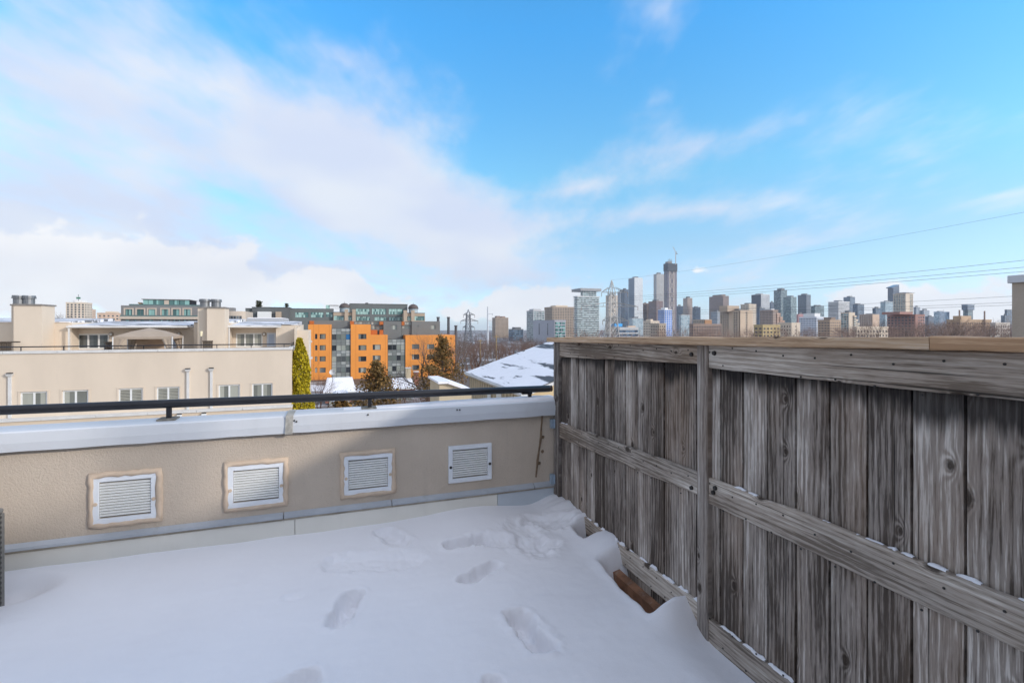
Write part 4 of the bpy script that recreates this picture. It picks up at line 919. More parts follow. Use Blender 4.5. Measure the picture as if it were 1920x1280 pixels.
gbox(848, 332, 1029, 472, M_GREYP, YG - .5, [(920, 370, 984, 415)])
gbox(1031, 334, 1129, 472, M_GREYP, YG + .3, [(1060, 338, 1126, 366), (1034, 376, 1120, 404)])
gbox(1131, 332, 1413, 472, M_GREYP, YG - .3, [(1187, 373, 1200, 388), (1318, 370, 1370, 412)])
for x, y0 in ((1395, 288), (1498, 288), (1572, 372)):
    X, Zt = py(*cp(c3, x, y0), YG + 8); Zb = py(*cp(c3, x, 340), YG + 8)[1]
    tt = thing('boiler_stack', {1395: 'short dark flue pipe on the grey top floor', 1498: 'tall dark flue pipe standing right of the grey top floor', 1572: 'thin pale flue pipe farthest right above the bare trees'}[x], 'flue', (X, YG + 8, oz), 'flue pipes near the orange building')
    MB().cyl(X, YG + 8, oz, Zt - .4, .5, .42, 10).build('pipe', mat('flue_dark', (0.09, 0.09, 0.10), .7, .1), tt); MB().cyl(X, YG + 8, Zt - .4, Zt, .52, .52, 10).build('rim', mat('flue_dark', (0, 0, 0)), tt)
# ================================================================ long grey-green loft building behind
YL = 232.0; lz = ground_z(235)
lb_ = thing('loft_building', 'long grey loft building with green glass and two small domes behind the orange block', 'building', (10, YL + 10, lz))
M_LGREY = mat('loft_grey', (0.135, 0.145, 0.14), .75, .06, .15); M_LBEIGE = mat('loft_beige', (0.42, 0.33, 0.245), .85, .06, .2)
G_LOFT = glass('glass_loft', (0.05, 0.13, 0.12), (0.34, 0.52, 0.46), (1.25, 9, 1.3), .5)
def lbox(rc, wl, mt, y, depth=16, c=c3, cols_=6, rws=2):
    x0_, x1_, z0, z1 = rect_py(*cp(c, rc[0], rc[1]), *cp(c, rc[2], rc[3]), y); hs_ = [rect_py(*cp(c, a, b), *cp(c, cc, d), y) for a, b, cc, d in wl]; m = MB(); wall_holes(m, x0_, x1_, z0, z1, y, hs_, .3)
    m.add([(x0_, y, z0), (x0_, y + depth, z0), (x0_, y + depth, z1), (x0_, y, z1), (x1_, y, z0), (x1_, y + depth, z0), (x1_, y + depth, z1), (x1_, y, z1)], [(0, 3, 2, 1), (4, 5, 6, 7), (3, 7, 6, 2)])
    m.build('wall', mt, lb_)
    MB().box(x0_ - .1, x1_ + .1, y - .12, y + depth, z1 + .002, z1 + .22).build('roof_edge', mat('edge_dark', (0.07, 0.075, 0.075), .6, .1), lb_)
    for h in hs_:
        n_ = max(2, int((h[1] - h[0]) / 1.25)); thing_window(lb_, *h, y, M_MULL, [G_LOFT], .09, n_, rws, .25)
lbox((512, 162, 1088, 420), [(572, 204, 710, 264), (732, 204, 876, 264), (900, 206, 1046, 264), (570, 285, 715, 325), (758, 288, 880, 325), (905, 288, 1045, 325)], M_LGREY, YL)
lbox((0, 213, 346, 420), [(0, 240, 100, 292), (120, 240, 176, 292), (190, 242, 246, 292), (272, 240, 340, 292)], M_LGREY, YL - 2)
lbox((347, 244, 568, 420), [(350, 276, 452, 322), (490, 276, 532, 322)], M_LBEIGE, YL - 5)
lbox((1050, 252, 1262, 420), [(1085, 282, 1124, 325), (1158, 280, 1258, 326)], M_LBEIGE, YL - 5)
for x0, x1, yt in ((460, 496, 212), (536, 570, 212), (1050, 1084, 222), (1126, 1160, 222)):
    a, b, z0, z1 = R3(x0, yt, x1, 420, YL - 6.2); MB().box(a, b, YL - 6.2, YL - 5.002, z0, z1).build('pier', M_LBEIGE, lb_)
for xc, yt, yd, yb in ((459, 150, 196, 246), (1146, 160, 206, 252)):
    X, Zt = py(*cp(c3, xc, yt), YL - 1); Zd = py(*cp(c3, xc, yd), YL - 1)[1]; Zb = py(*cp(c3, xc, yb), YL - 1)[1]; Rr = 52 / 5.333 * 225 / F
    m = MB(); n_ = 20; rings = []
    for k in range(6):
        a = k / 6 * math.pi / 2; rings.append((X, YL - 1, Zd + (Zt - Zd) * math.sin(a)))
    m.tube(rings + [(X, YL - 1, Zt)], [Rr * math.cos(k / 6 * math.pi / 2) + .02 for k in range(6)] + [.05], n_); m.build('dome', mat('dome_copper', (0.10, 0.075, 0.065), .6, .15, .8), lb_, smooth=True)
    MB().cyl(X, YL - 1, Zb - 1, Zd - .15, Rr * .9, Rr * .9, 20).build('drum', mat('drum_glass', (0.36, 0.42, 0.44), .2, .1, 1), lb_); MB().cyl(X, YL - 1, Zd - .149, Zd + .1, Rr * 1.03, Rr * 1.03, 20).build('dome_rim', M_MULL, lb_)
    MB().cyl(X, YL - 1, Zt - .05, Zt + .9, .08, .03, 6).build('finial', M_MULL, lb_)
c_ = c2
lbox((1100, 193, 1500, 420), [(1148, 222, 1272, 272), (1292, 222, 1412, 272), (1432, 222, 1494, 268)], M_LGREY, YL - 3.5, c=c2)
lbox((750, 180, 1098, 420), [], mat('loft_grey_dark', (0.11, 0.115, 0.115), .75, .06, .2), YL - 6, c=c2)
lbox((690, 190, 748, 420), [(694, 216, 744, 252)], M_LGREY, YL - 5, c=c2)
for a, b, cc, d, mt in ((800, 217, 927, 275, WHITE), (968, 218, 1018, 275, M_LBEIGE)):
    x0_, x1_, z0, z1 = rect_py(*cp(c2, a, b), *cp(c2, cc, d), YL - 8); MB().box(x0_, x1_, YL - 8, YL - 6.002, z0, z1).build('roof_hut', mt, lb_)
x0_, x1_, z0, z1 = R3(273, 172, 400, 212, YL + 2)
m = MB(); m.box(x0_, x0_ + 1.6, YL, YL + 4, z0, z1); m.build('roof_hut', G_LOFT, lb_)
m = MB()
for k in range(6): m.box(x0_ + 1.7 + k * .85, x0_ + 1.8 + k * .85, YL, YL + .1, z0, z1 - .2)
m.box(x0_ + 1.6, x1_, YL, YL + 3, z1 - .2, z1); m.build('pergola', mat('pergola_brown', (0.12, 0.08, 0.07), .8), lb_)
x0_, x1_, z0, z1 = R3(667, 147, 695, 162, YL + 4); MB().box(x0_, x1_, YL + 3, YL + 5, z0, z1).build('roof_hut', M_MULL, lb_)
r = random.Random(8)
for i, (x, yt, lab) in enumerate(((803, 115, 'taller dark potted evergreen on the grey loft roof'), (826, 124, 'shorter dark potted evergreen beside the taller one on the grey loft roof'), (1070, 142, 'dark potted evergreen at the right end of the grey loft roof terrace'))):
    X, Zt = py(*cp(c2, x, yt), YL); Zb = py(*cp(c2, x, 182), YL)[1]; t = thing('potted_evergreen', lab, 'shrub', (X, YL, Zb), 'evergreens on the loft roof'); MB().cyl(X, YL, Zb, Zb + .6, .4, .5, 8).build('pot', M_DARK, t)
    mb = MB(); leaf_cloud(mb, [(X + r.gauss(0, .33), YL + r.gauss(0, .33), Zb + .5 + (Zt - Zb - .5) * r.random() ** 1.1) for _ in range(420)], .22, r, 1.5); mb.build('foliage', leaf_mat('yew%d' % i, (0.02, 0.025, 0.012), (0.06, 0.06, 0.02)), t)
# ================================================================ grey mid-rise behind the beige building
YM = 190.0; mz = ground_z(190)
mb_ = thing('grey_midrise', 'grey mid-rise with cream framed windows and glass penthouse behind the beige terrace', 'building', (-60, YM + 8, mz))
x0_, x1_, z0, z1 = rect_py(*cp(c1, 1088, 160), *cp(c1, 1890, 330), YM); M_MG = mat('midrise_grey', (0.20, 0.195, 0.19), .8, .05, .2); M_CREAM = mat('midrise_cream', (0.50, 0.42, 0.34), .85, .05, .3)
hs_ = [rect_py(*cp(c1, a, 190), *cp(c1, b, 250), YM) for a, b in ((1127, 1190), (1232, 1295), (1335, 1397), (1455, 1515), (1555, 1615), (1655, 1715))]
hs2 = [rect_py(*cp(c1, a, 283), *cp(c1, b, 318), YM) for a, b in ((1127, 1230), (1260, 1380), (1430, 1530), (1555, 1620), (1650, 1715))]
m = MB(); wall_holes(m, x0_, x1_, mz, z1, YM, hs_ + hs2, .3); m.add([(x0_, YM, mz), (x0_, YM + 15, mz), (x0_, YM + 15, z1), (x0_, YM, z1), (x1_, YM, mz), (x1_, YM + 15, mz), (x1_, YM + 15, z1), (x1_, YM, z1)], [(0, 3, 2, 1), (4, 5, 6, 7), (3, 7, 6, 2)]); m.build('wall', M_MG, mb_)
for h in hs_:
    w = thing_window(mb_, *h, YM, M_MULL, [G_GREEN], .08, 2, 1, .25); f = MB(); e = .42
    f.box(h[0] - e, h[1] + e, YM - .10, YM - .002, h[3] + .02, h[3] + e); f.box(h[0] - e, h[0] - .02, YM - .10, YM - .002, h[2], h[3] + .02); f.box(h[1] + .02, h[1] + e, YM - .10, YM - .002, h[2], h[3] + .02); f.build('surround', M_CREAM, w)
for h in hs2: thing_window(mb_, *h, YM, M_MULL, [G_GREEN, G_DARK], .08, 3, 1, .25)
zc = py(*cp(c1, 1400, 256), YM)[1]; zd = py(*cp(c1, 1400, 280), YM)[1]; MB().box(x0_ - .3, x1_ + .1, YM - .9, YM - .003, zd, zc).build('cornice', M_CREAM, mb_)
MB().box(x0_, x1_, YM - .8, YM - .75, zc + .002, zc + .45).build('balustrade', mat('rail_glass', (0.10, 0.15, 0.145), .15, .1, 1), mb_)
a, b, z0p, z1p = rect_py(*cp(c1, 1285, 100), *cp(c1, 1705, 160), YM + 3); n_ = 9
MB().box(a, b, YM + 3.3, YM + 12, z1 - .2, z1p - .25).build('penthouse_core', M_DARK, mb_); MB().box(a - .3, b + .3, YM + 2.8, YM + 12.3, z1p - .248, z1p).build('penthouse_roof', M_MG, mb_)
for k in range(n_): MB().box(a + (b - a) * k / n_ + .06, a + (b - a) * (k + 1) / n_ - .06, YM + 3.1, YM + 3.2, z1 + .1, z1p - .3).build('pane', G_GREEN if k != 4 else M_CREAM, mb_, origin=(a + k, YM, z1))
MB().box(x0_ + 2, x1_ - 1, YM + .6, YM + .66, z1 + .002, z1 + .5).build('balustrade', MATS['rail_glass'], mb_)
MB().hexa([(x0_ + 4, YM + 2, z1 + .9), (a - .4, YM + 2, z1 + .3), (a - .4, YM + 6, z1 + .3), (x0_ + 4, YM + 6, z1 + .9), (x0_ + 4, YM + 2, z1 + 1.2), (a - .4, YM + 2, z1 + .7), (a - .4, YM + 6, z1 + .7), (x0_ + 4, YM + 6, z1 + 1.2)]).build('awning', mat('awning_ochre', (0.20, 0.13, 0.05), .8), mb_)
# cream curved-front building between chimney and loft
xa, xb, z0, z1 = rect_py(*cp(c2, 470, 212), *cp(c2, 682, 330), 170); t = thing('curved_cream_building', 'low cream building with rounded front and dark window band right of the beige chimney', 'building', ((xa + xb) / 2, 176, mz))
poly = [(xa, 172)] + [(xa + (xb - xa) * k / 8, 172 - 1.6 * math.sin(math.pi * k / 8) ** .7) for k in range(1, 8)] + [(xb, 172), (xb, 186), (xa, 186)]
MB().prism(poly, mz, z1).build('wall', M_CREAM, t)
zw0, zw1 = py(*cp(c2, 580, 305), 170)[1], py(*cp(c2, 580, 256), 170)[1]; wp = [(p[0], p[1] - .06) for p in poly[1:8]]
for k in range(6):
    p0, p1 = wp[k], wp[k + 1]; MB().hexa([(p0[0], p0[1], zw0), (p1[0] - .12, p1[1], zw0), (p1[0] - .12, p1[1] + .2, zw0), (p0[0], p0[1] + .2, zw0), (p0[0], p0[1], zw1), (p1[0] - .12, p1[1], zw1), (p1[0] - .12, p1[1] + .2, zw1), (p0[0], p0[1] + .2, zw1)]).build('window', G_DARK, t)
a, b, z0p, z1p = rect_py(*cp(c2, 510, 180), *cp(c2, 580, 214), 176); MB().box(a, b, 176, 180, z1 - .05, z1p).build('roof_hut', M_MG, t)
xa, xb, z0, z1 = rect_py(*cp(c2, 700, 278), *cp(c2, 1032, 312), 120); t = thing('flat_roof_hall', 'low grey flat-roofed hall with pale fascia behind the beige building', 'building', ((xa + xb) / 2, 125, GZ))
MB().box(xa + .4, xb - .4, 120.6, 135, GZ - 3, z0 + .1).build('wall', M_MG, t); MB().box(xa, xb, 120, 136, z0 + .102, z1).build('fascia', mat('fascia_pale', (0.40, 0.41, 0.43), .6, .05, .5), t); MB().box(xa + .2, xb - .2, 120.2, 135.8, z1 + .002, z1 + .15).build('roof_snow', M_ROOFSNOW, t)
# ================================================================ snow-roofed house on the right, behind the fence end
M_CLAP = mat('cream_siding', (0.50, 0.41, 0.28), .85, .06, 1.0, dirt=.1); M_YEL = mat('yellow_stucco', (0.60, 0.46, 0.27), .9, .05, .6)
M_SHING = snow_mat('shingle_snow', (0, 0, 0.0), (0.085, 0.088, 0.095), (0.53, 0.60), (0.9, 0.16, 0.3), 1.1, .3)
A = Vector(pd(880, 697, 40.0)); Z_E = A.z; xE = A.x; yFar = A.y
B = pd(985, 722, 40.0); yN = px(985, 722, xE)[0]; xR = py(1045, 636, yFar)[0]; zRg = py(1045, 636, yFar)[1]; slope = (zRg - Z_E) / (xR - xE)
hs = thing('snowy_roof_house', 'low house with broad snow-covered shingle roof and cream board walls beyond the fence end', 'house', (xE + 5, (yN + yFar) / 2, GZ))
W = 8.4; zr_ = Z_E + slope * W
m = MB(); nx_, ny_ = 30, 24; rr = random.Random(2); rows = []
for j in range(ny_ + 1):
    for i in range(nx_ + 1):
        X = xE - .25 + (W + .25) * i / nx_; Y_ = yN - .3 + (yFar + .3 - yN + .3) * j / ny_; rows.append((X, Y_, Z_E + slope * (X - xE) + .05 + .03 * noise2(X, Y_, .8, 3)))
m.add(rows, [(j * (nx_ + 1) + i, j * (nx_ + 1) + i + 1, (j + 1) * (nx_ + 1) + i + 1, (j + 1) * (nx_ + 1) + i) for j in range(ny_) for i in range(nx_)])
m.build('roof', M_SHING, hs, smooth=True, origin=(xE, yN, Z_E))
zf = lambda X: Z_E + slope * (X - xE)
MB().hexa([(xE - .25, yN - .3, zf(xE - .25) - .2), (xE + W, yN - .3, zr_ - .2), (xE + W, yFar + .3, zr_ - .2), (xE - .25, yFar + .3, zf(xE - .25) - .2), (xE - .25, yN - .3, zf(xE - .25) + .0), (xE + W, yN - .3, zr_), (xE + W, yFar + .3, zr_), (xE - .25, yFar + .3, zf(xE - .25))]).build('roof_deck', M_WTRIM, hs)
m = MB(); m.hexa([(xE + W, yN - .3, zr_ - .2), (xE + 2 * W, yN - .3, Z_E - .2), (xE + 2 * W, yFar + .3, Z_E - .2), (xE + W, yFar + .3, zr_ - .2), (xE + W, yN - .3, zr_ + .05), (xE + 2 * W, yN - .3, Z_E + .05), (xE + 2 * W, yFar + .3, Z_E + .05), (xE + W, yFar + .3, zr_ + .05)]); m.build('far_slope', M_ROOFSNOW, hs)
m = MB(); m.add([(xE, yFar, GZ), (xE, yN, GZ), (xE, yN, Z_E - .15), (xE, yFar, Z_E - .15)], [(0, 1, 2, 3)]); m.build('side_wall', M_CLAP, hs)
m = MB(); m.extr([(xE + .001, GZ), (xE + 2 * W, GZ), (xE + 2 * W, Z_E - .25), (xE + W, zr_ - .25), (xE + .001, Z_E - .15)], yN, yN + .2); m.build('gable_wall', M_YEL, hs)
y = yN + .1
while y < yFar: MB().box(xE - .05, xE - .002, y, y + .09, Z_E - 4.5, Z_E - .16).build('batten', mat('batten_cream', (0.42, 0.35, 0.25), .85, .1, 1), hs); y += .62
for (ya, w_, mt) in ((yN + 2.3, .9, mat('door_rust', (0.22, 0.08, 0.03), .7, .1)), (yN + 4.2, 1.1, WHITE), (yN + 6.6, .8, WHITE)):
    d_ = MB(); d_.box(xE - .07, xE - .051, ya, ya + w_, Z_E - 2.7, Z_E - .7); d_.build('door' if mt is not WHITE else 'window', mt, hs)
MB().tube([(xE - .30, yN - .3, Z_E - .14), (xE - .30, yFar + .3, Z_E - .14)], .07, 8).build('gutter', M_WTRIM, hs)
for u, v, sx, sy, h in ((1029, 641, .8, .6, .10), (1043, 648, .8, .7, .14), (965.5, 662, .14, .14, .25), (981, 659, .16, .16, .12)):
    X = None
    for k in range(200):          # walk along the sight line to the roof plane
        Yd = 30 + k * .08; p = pd(u, v, Yd)
        if p[2] <= zf(p[0]) + .06 and p[0] > xE: X = p; break
    if X: MB().box(X[0], X[0] + sx, X[1], X[1] + sy, X[2] - .05, X[2] + h).build('skylight' if sx > .5 else 'roof_vent', mat('skylight_grey', (0.12, 0.125, 0.13), .4, .1), hs)
# small shed roof in front of it
a = pd(863, 738, 24); b = pd(920, 752, 24); t = thing('shed', 'small cream gable with snowy edge just beyond the railing', 'shed', ((a[0] + b[0]) / 2, 25, GZ))
zt_ = a[2]; m = MB(); m.extr([(a[0] - .2, GZ), (b[0] + .3, GZ), (b[0] + .3, zt_ - .55), (b[0] - 1.1, zt_ + .02), (a[0] - .2, zt_ + .02)], 24.0, 27); m.build('wall', M_CLAP, t)
m = MB(); m.extr([(b[0] - 1.15, zt_ + .025), (b[0] + .55, zt_ - .62), (b[0] + .55, zt_ - .48), (b[0] - 1.1, zt_ + .16)], 23.8, 27.2); m.extr([(a[0] - .3, zt_ + .03), (b[0] - 1.16, zt_ + .03), (b[0] - 1.12, zt_ + .15), (a[0] - .3, zt_ + .15)], 23.8, 27.2); m.build('roof_snow', M_ROOFSNOW, t)
# ================================================================ brick houses with snowy roofs below the orange block
BRK = brick_mat('red_brick', (0.19, 0.06, 0.04), (0.25, 0.085, 0.055), (0.30, 0.27, 0.24), 5.0)
def brick_house(label, u0, u1, vt, vb, Y, dz=1.3, chim=None):
    x0, y0, z1 = pd(u0, vt, Y); x1 = py(u1, vt, y0)[0]; z0 = py((u0 + u1) / 2, vb, y0)[1]; t = thing('brick_house', label, 'house', ((x0 + x1) / 2, y0 + 4, GZ), 'brick houses below the orange block')
    MB().box(x0 + .3, x1 - .3, y0 + .3, y0 + 9, GZ, z0 - .02).build('wall', BRK, t)
    m = MB(); m.hexa([(x0, y0, z0), (x1, y0, z0), (x1, y0 + 9.3, z0), (x0, y0 + 9.3, z0), (x0 + .5, y0 + 4.2, z1), (x1 - .5, y0 + 4.2, z1), (x1 - .5, y0 + 5.0, z1), (x0 + .5, y0 + 5.0, z1)]); m.build('roof', M_ROOFSNOW, t)
    MB().box(x0 - .05, x1 + .05, y0 - .12, y0 - .002, z0 - .14, z0 + .03).build('gutter', M_WTRIM, t)
    n_ = max(2, int((x1 - x0) / 2.2))
    for k in range(n_):
        xx = x0 + .9 + k * (x1 - x0 - 1.2) / n_; MB().box(xx, xx + .9, y0 + .22, y0 + .298, z0 - 2.2, z0 - .8).build('window', G_CURT, t, origin=(xx, y0, z0 - 2.2))
    if chim:
        for (uc, va, vb2, wc, mt) in chim:
            X, Z = py(uc, va, y0 + 4.5); MB().box(X - wc / 2, X + wc / 2, y0 + 4, y0 + 4.7, z0, Z).build('chimney', mt, t); MB().box(X - wc / 2 - .08, X + wc / 2 + .08, y0 + 3.92, y0 + 4.78, Z + .002, Z + .14).build('chimney_cap', M_WTRIM, t)
brick_house('brick house with wide snowy roof left of the near cedar', 606, 668, 714, 735, 78)
brick_house('brick house with snowy roof between the two cedars with tall chimneys', 735, 782, 714, 728, 84, chim=[(765, 690, 0, .9, M_CLAP), (780, 697, 0, .8, BRK)])
brick_house('low brick cottage showing under the black handrail', 622, 655, 742, 752, 60)
X, Y_, Z = pd(624, 698, 76); t = thing('satellite_dish', 'pale satellite dish on a brick house roof', 'satellite dish', (X, Y_, Z - 1.5))
m = MB(); m.tube([(X, Y_, Z), (X - .05, Y_ - .16, Z + .05), (X - .08, Y_ - .28, Z + .1)], [.05, .30, .46], 14, False); m.build('dish', M_WTRIM, t); MB().tube([(X, Y_ + .05, Z - 1.5), (X, Y_ + .05, Z)], .04, 6).build('mast', M_MULL, t); MB().tube([(X, Y_, Z - .3), (X - .2, Y_ - .6, Z + .05)], .02, 5).build('feed_arm', M_MULL, t)
# ================================================================ trees in the middle distance
x, y, _ = pd(706, 700, 56); z0 = ground_z(56); cedar('cedar_tree', 'bushy brown-green cedar left of centre in front of the orange block', x, y, z0, pd(706, 682, 56)[2] - z0, 7.6, 1, M_CEDAR, 5200, .15, .75)
x, y, _ = pd(829, 700, 62); z0 = ground_z(62); cedar('cedar_tree', 'taller pointed brown-green cedar at the right end of the orange block', x, y, z0, pd(829, 636, 62)[2] - z0, 9.0, 2, M_CEDAR, 5600, .15, .8)
x, y, _ = pd(640, 760, 50); z0 = ground_z(50); cedar('cedar_tree', 'low cedar hedge tree under the black handrail', x, y, z0, pd(640, 752, 50)[2] - z0, 5.0, 3, M_CEDAR, 3000, .17)
def tp(u, vt, Y, label, seed, mtl=None, maxl=5, ang=.62, name='bare_tree', group='bare trees around the orange block', thick=.022):
    x, y, z = pd(u, vt, Y); g0 = ground_z(Y); return tree_at(name, label, x, y, g0, z - g0, seed, mtl, group, maxl, ang, rotz=seed * 1.7, thick=thick)
tp(592, 660, 60, 'slim bare tree between the beige building end and the orange block', 31, M_TWIG)
tp(608, 690, 52, 'small bare tree low beside the golden evergreen', 32, M_TWIG)
tp(812, 608, 66, 'tall bare tree rising behind the pointed cedar', 33, M_BARK2, 6)
tp(868, 612, 95, 'bare tree right of the orange block beside the pylon', 34, M_BARK, 6)
tp(840, 622, 80, 'spreading bare tree against the right end of the orange block', 35, M_BARK2, 6)
tp(690, 676, 88, 'thin bare tree behind the bushy cedar', 36, M_TWIG)
tp(760, 690, 75, 'thin bare tree between the two cedars', 37, M_TWIG)
tp(895, 640, 120, 'bare tree standing just left of the pale monopole', 38, M_BARK, 6)
tp(1000, 628, 230, 'bare tree behind the snowy roof ridge', 39, M_BARK2, 5)
# brush and ravine wood: uncountable mass
def wood_mass(name, spots, mtl, label, seeds=(51, 52, 53), maxl=4):
    base = [bare(s, 10.0, maxl, .75, .016) for s in seeds]; out = MB(); rr = random.Random(77)
    for (x, y, z, h) in spots:
        b = rr.choice(base); out.merge(b, Matrix.Translation((x, y, z)) @ Matrix.Rotation(rr.uniform(0, 6.28), 4, 'Z') @ Matrix.Diagonal((h / 10 * rr.uniform(.9, 1.4), h / 10 * rr.uniform(.9, 1.4), h / 10, 1)))
    return tag(out.build(name, mtl), label, 'wood', kind='stuff')
rr = random.Random(5); sp = []
for k in range(70):
    u, Y = rr.uniform(775, 905), rr.uniform(38, 52); x, y, _ = pd(u, 700, Y); sp.append((x, y, ground_z(Y), rr.uniform(5.5, 7.2) * .9))
wood_mass('brush', sp, M_TWIG, 'brown leafless brush thicket behind the railing', (61, 62), 5)
sp = []
for k in range(760):
    Y = 130 + 1300 * rr.random() ** 1.3; u = rr.uniform(815, 1085); x, y, _ = pd(u, 640, Y); h = rr.uniform(8, 13) * (1 if Y > 250 else .8); sp.append((x, y, ground_z(Y), h))
wood_mass('ravine_wood', sp, mat('ravine_twigs', (0.155, 0.095, 0.072), .9, .2, .05), 'brown leafless woodland filling the ravine below the skyline')
sp = []
for k in range(60):
    Y = rr.uniform(120, 175); u = rr.uniform(-40, 235); x, y, _ = pd(u, 600, Y); sp.append((x, y, ground_z(Y), (610 - (590 - 12 * math.exp(-((u - 100) / 25) ** 2))) * Y / F - ground_z(Y) + rr.uniform(-3, 0)))
wood_mass('hill_wood', sp, M_BARK2, 'dark leafless trees on the rise behind the beige chimneys')
sp = []
for k in range(210):
    Y = rr.uniform(230, 480); u = rr.uniform(1070, 1900) if k < 130 else rr.uniform(1570, 1900); x, y, _ = pd(u, 600, Y); vt = 612 - 13 * max(0, min(1, (u - 1560) / 200)) + rr.uniform(-6, 7); sp.append((x, y, ground_z(Y), (610 - vt) * Y / F - ground_z(Y)))
wood_mass('skyline_wood', sp, mat('skyline_twigs', (0.25, 0.165, 0.125), .9, .2, .05), 'reddish leafless treetops showing along the fence top')
for i, (u, v, Y, lab, s) in enumerate(((1622, 590, 210, 'dark bare tree leaning above the fence before the stepped cream tower', 71), (1652, 586, 200, 'bare tree above the fence left of the red-brown slab', 72), (1805, 589, 190, 'broad bare tree above the fence right of the red-brown slab', 73), (1850, 590, 180, 'bare tree above the fence beside the right-hand chimney', 74), (1700, 600, 220, 'low bare tree in front of the red-brown slab', 75), (1755, 598, 210, 'low bare tree just right of the red-brown slab', 76), (1880, 596, 170, 'bare tree half hidden by the right-hand chimney', 77))):
    tp(u, v, Y, lab, s, M_BARK, 5, .8, group='bare trees above the fence', thick=.018)
# ================================================================ skyline towers
def tower(label, u0, um, u1, vt, Y, wall, gl, fh=3.1, band=.35, pier=0, pw=.3, proud=.25, roof=None, vb=None, name='tower', left_wall=None, cat='tower', mech=None, slab=None, solid=(), parent=None, group=None):
    """box on the street grid: near corner seen at um, left face to u0, right face to u1, top at vt, corner at depth Y.
    Glass core wrapped in real floor bands and piers."""
    n0 = pd(um, vt, Y); zt = n0[2]; zb = ground_z(Y) - 1 if vb is None else (V0 - vb) * Y / F
    x0, y0 = n0[0], n0[1]
    x1 = py(u1, vt, y0)[0] if u1 > um + .3 else x0 + 25
    y1 = px(u0, vt, x0)[0] if u0 < um - .3 else y0 + min(40, max(12, x1 - x0))
    y1 = min(y1, y0 + 3.2 * (x1 - x0) + 40)
    t = parent or thing(name, label, cat, ((x0 + x1) / 2, (y0 + y1) / 2, zb), group)
    MB().box(x0, x1, y0, y1, zb, zt).build('glass_core', gl, t, origin=(x0, y0, zb))
    H = zt - zb; nf = max(2, int(H / fh)); p = proud
    if band:
        m = MB()
        for k in range(nf + 1):
            z = zt - k * fh
            if z - fh * band < zb: break
            m.box(x0 - p, x1 + p, y0 - p, y1 + p, z - fh * band, z)
        m.build('floor_bands', wall, t, origin=(x0, y0, zb))['kind'] = 'stuff'
    if pier:
        m = MB(); n_ = max(2, round((x1 - x0) / pier)); q = p * .8
        for i in range(n_ + 1):
            x = x0 + (x1 - x0) * i / n_; w = pw * pier / 2; m.box(max(x0 - q, x - w), min(x1 + q, x + w), y0 - q, y0 + .3, zb, zt - .01)
        n_ = max(2, round((y1 - y0) / pier))
        for i in range(n_ + 1):
            y = y0 + (y1 - y0) * i / n_; w = pw * pier / 2; m.box(x0 - q, x0 + .3, max(y0 - q * .9, y - w), min(y1 + q, y + w), zb, zt - .012); m.box(x1 - .3, x1 + q, max(y0 - q * .9, y - w), min(y1 + q, y + w), zb, zt - .012)
        m.build('piers', wall, t, origin=(x0, y0, zb))['kind'] = 'stuff'
    for f in solid:                     # blank wall on a share of a face: ('f'|'l', a, b)
        m = MB(); q = p + .15
        if f[0] == 'f': m.box(x0 + (x1 - x0) * f[1] - (q if f[1] == 0 else 0), x0 + (x1 - x0) * f[2] + (q if f[2] == 1 else 0), y0 - q, y0 + 1, zb, zt + .02)
        else: m.box(x0 - q, x0 + 1, y0 + (y1 - y0) * f[1], y0 + (y1 - y0) * f[2], zb, zt + .02)
        m.build('blank_wall', f[3] if len(f) > 3 else wall, t)
    m = MB(); e = p + .2; m.box(x0 - e, x1 + e, y0 - e, y1 + e, zt + .03, zt + fh * .35); m.build('roof_edge', roof or wall, t)
    if mech:                            # (share x0, share x1, height, material)
        for a, b, h, mt in mech: MB().box(x0 + (x1 - x0) * a, x0 + (x1 - x0) * b, y0 + (y1 - y0) * .15, y0 + (y1 - y0) * .8, zt + fh * .35, zt + fh * .35 + h).build('plant_room', mt, t)
    if not mech and vt < 600 and parent is None:
        rr_ = random.Random(int(um * 7)); a = rr_.uniform(.1, .3); b = a + rr_.uniform(.3, .5); MB().box(x0 + (x1 - x0) * a, x0 + (x1 - x0) * b, y0 + (y1 - y0) * .2, y0 + (y1 - y0) * .7, zt + fh * .35, zt + fh * .35 + rr_.uniform(2, 5) * Y / 1500).build('plant_room', roof or DGR, t)
        if rr_.random() < .5: MB().cyl(x0 + (x1 - x0) * .6, y0 + 4, zt, zt + rr_.uniform(5, 11) * Y / 1500, .35, .2, 5).build('antenna', DGR, t)
    if slab:
        a, b, h0, h1, mt = slab; MB().box(x0 + (x1 - x0) * a, x0 + (x1 - x0) * b, y0 - 2, y1, zt + h0, zt + h1).build('roof_slab', mt, t)
    return t
def S(nm, c, v=.08): return mat(nm, tuple(min(.78, q * 1.15) for q in c), .8, v, .03)
BRN, BRN2, TAN, PEACH, CRM, LGR, DGR, WHT, RED, LIL = S('t_brown', (.22, .165, .13)), S('t_brown2', (.26, .19, .155)), S('t_tan', (.38, .31, .24)), S('t_peach', (.52, .38, .28)), S('t_cream', (.56, .47, .37)), S('t_lgrey', (.42, .42, .42)), S('t_dgrey', (.14, .145, .15)), S('t_white', (.66, .65, .63)), S('t_red', (.30, .16, .13)), S('t_lilac', (.36, .36, .39))
GB = glass('tg_blue', (.03, .06, .10), (.12, .19, .27), (3, 3, 3.1), .5, .12); GD = glass('tg_dark', (.02, .025, .03), (.08, .09, .10), (3, 3, 3.1), .55, .12)
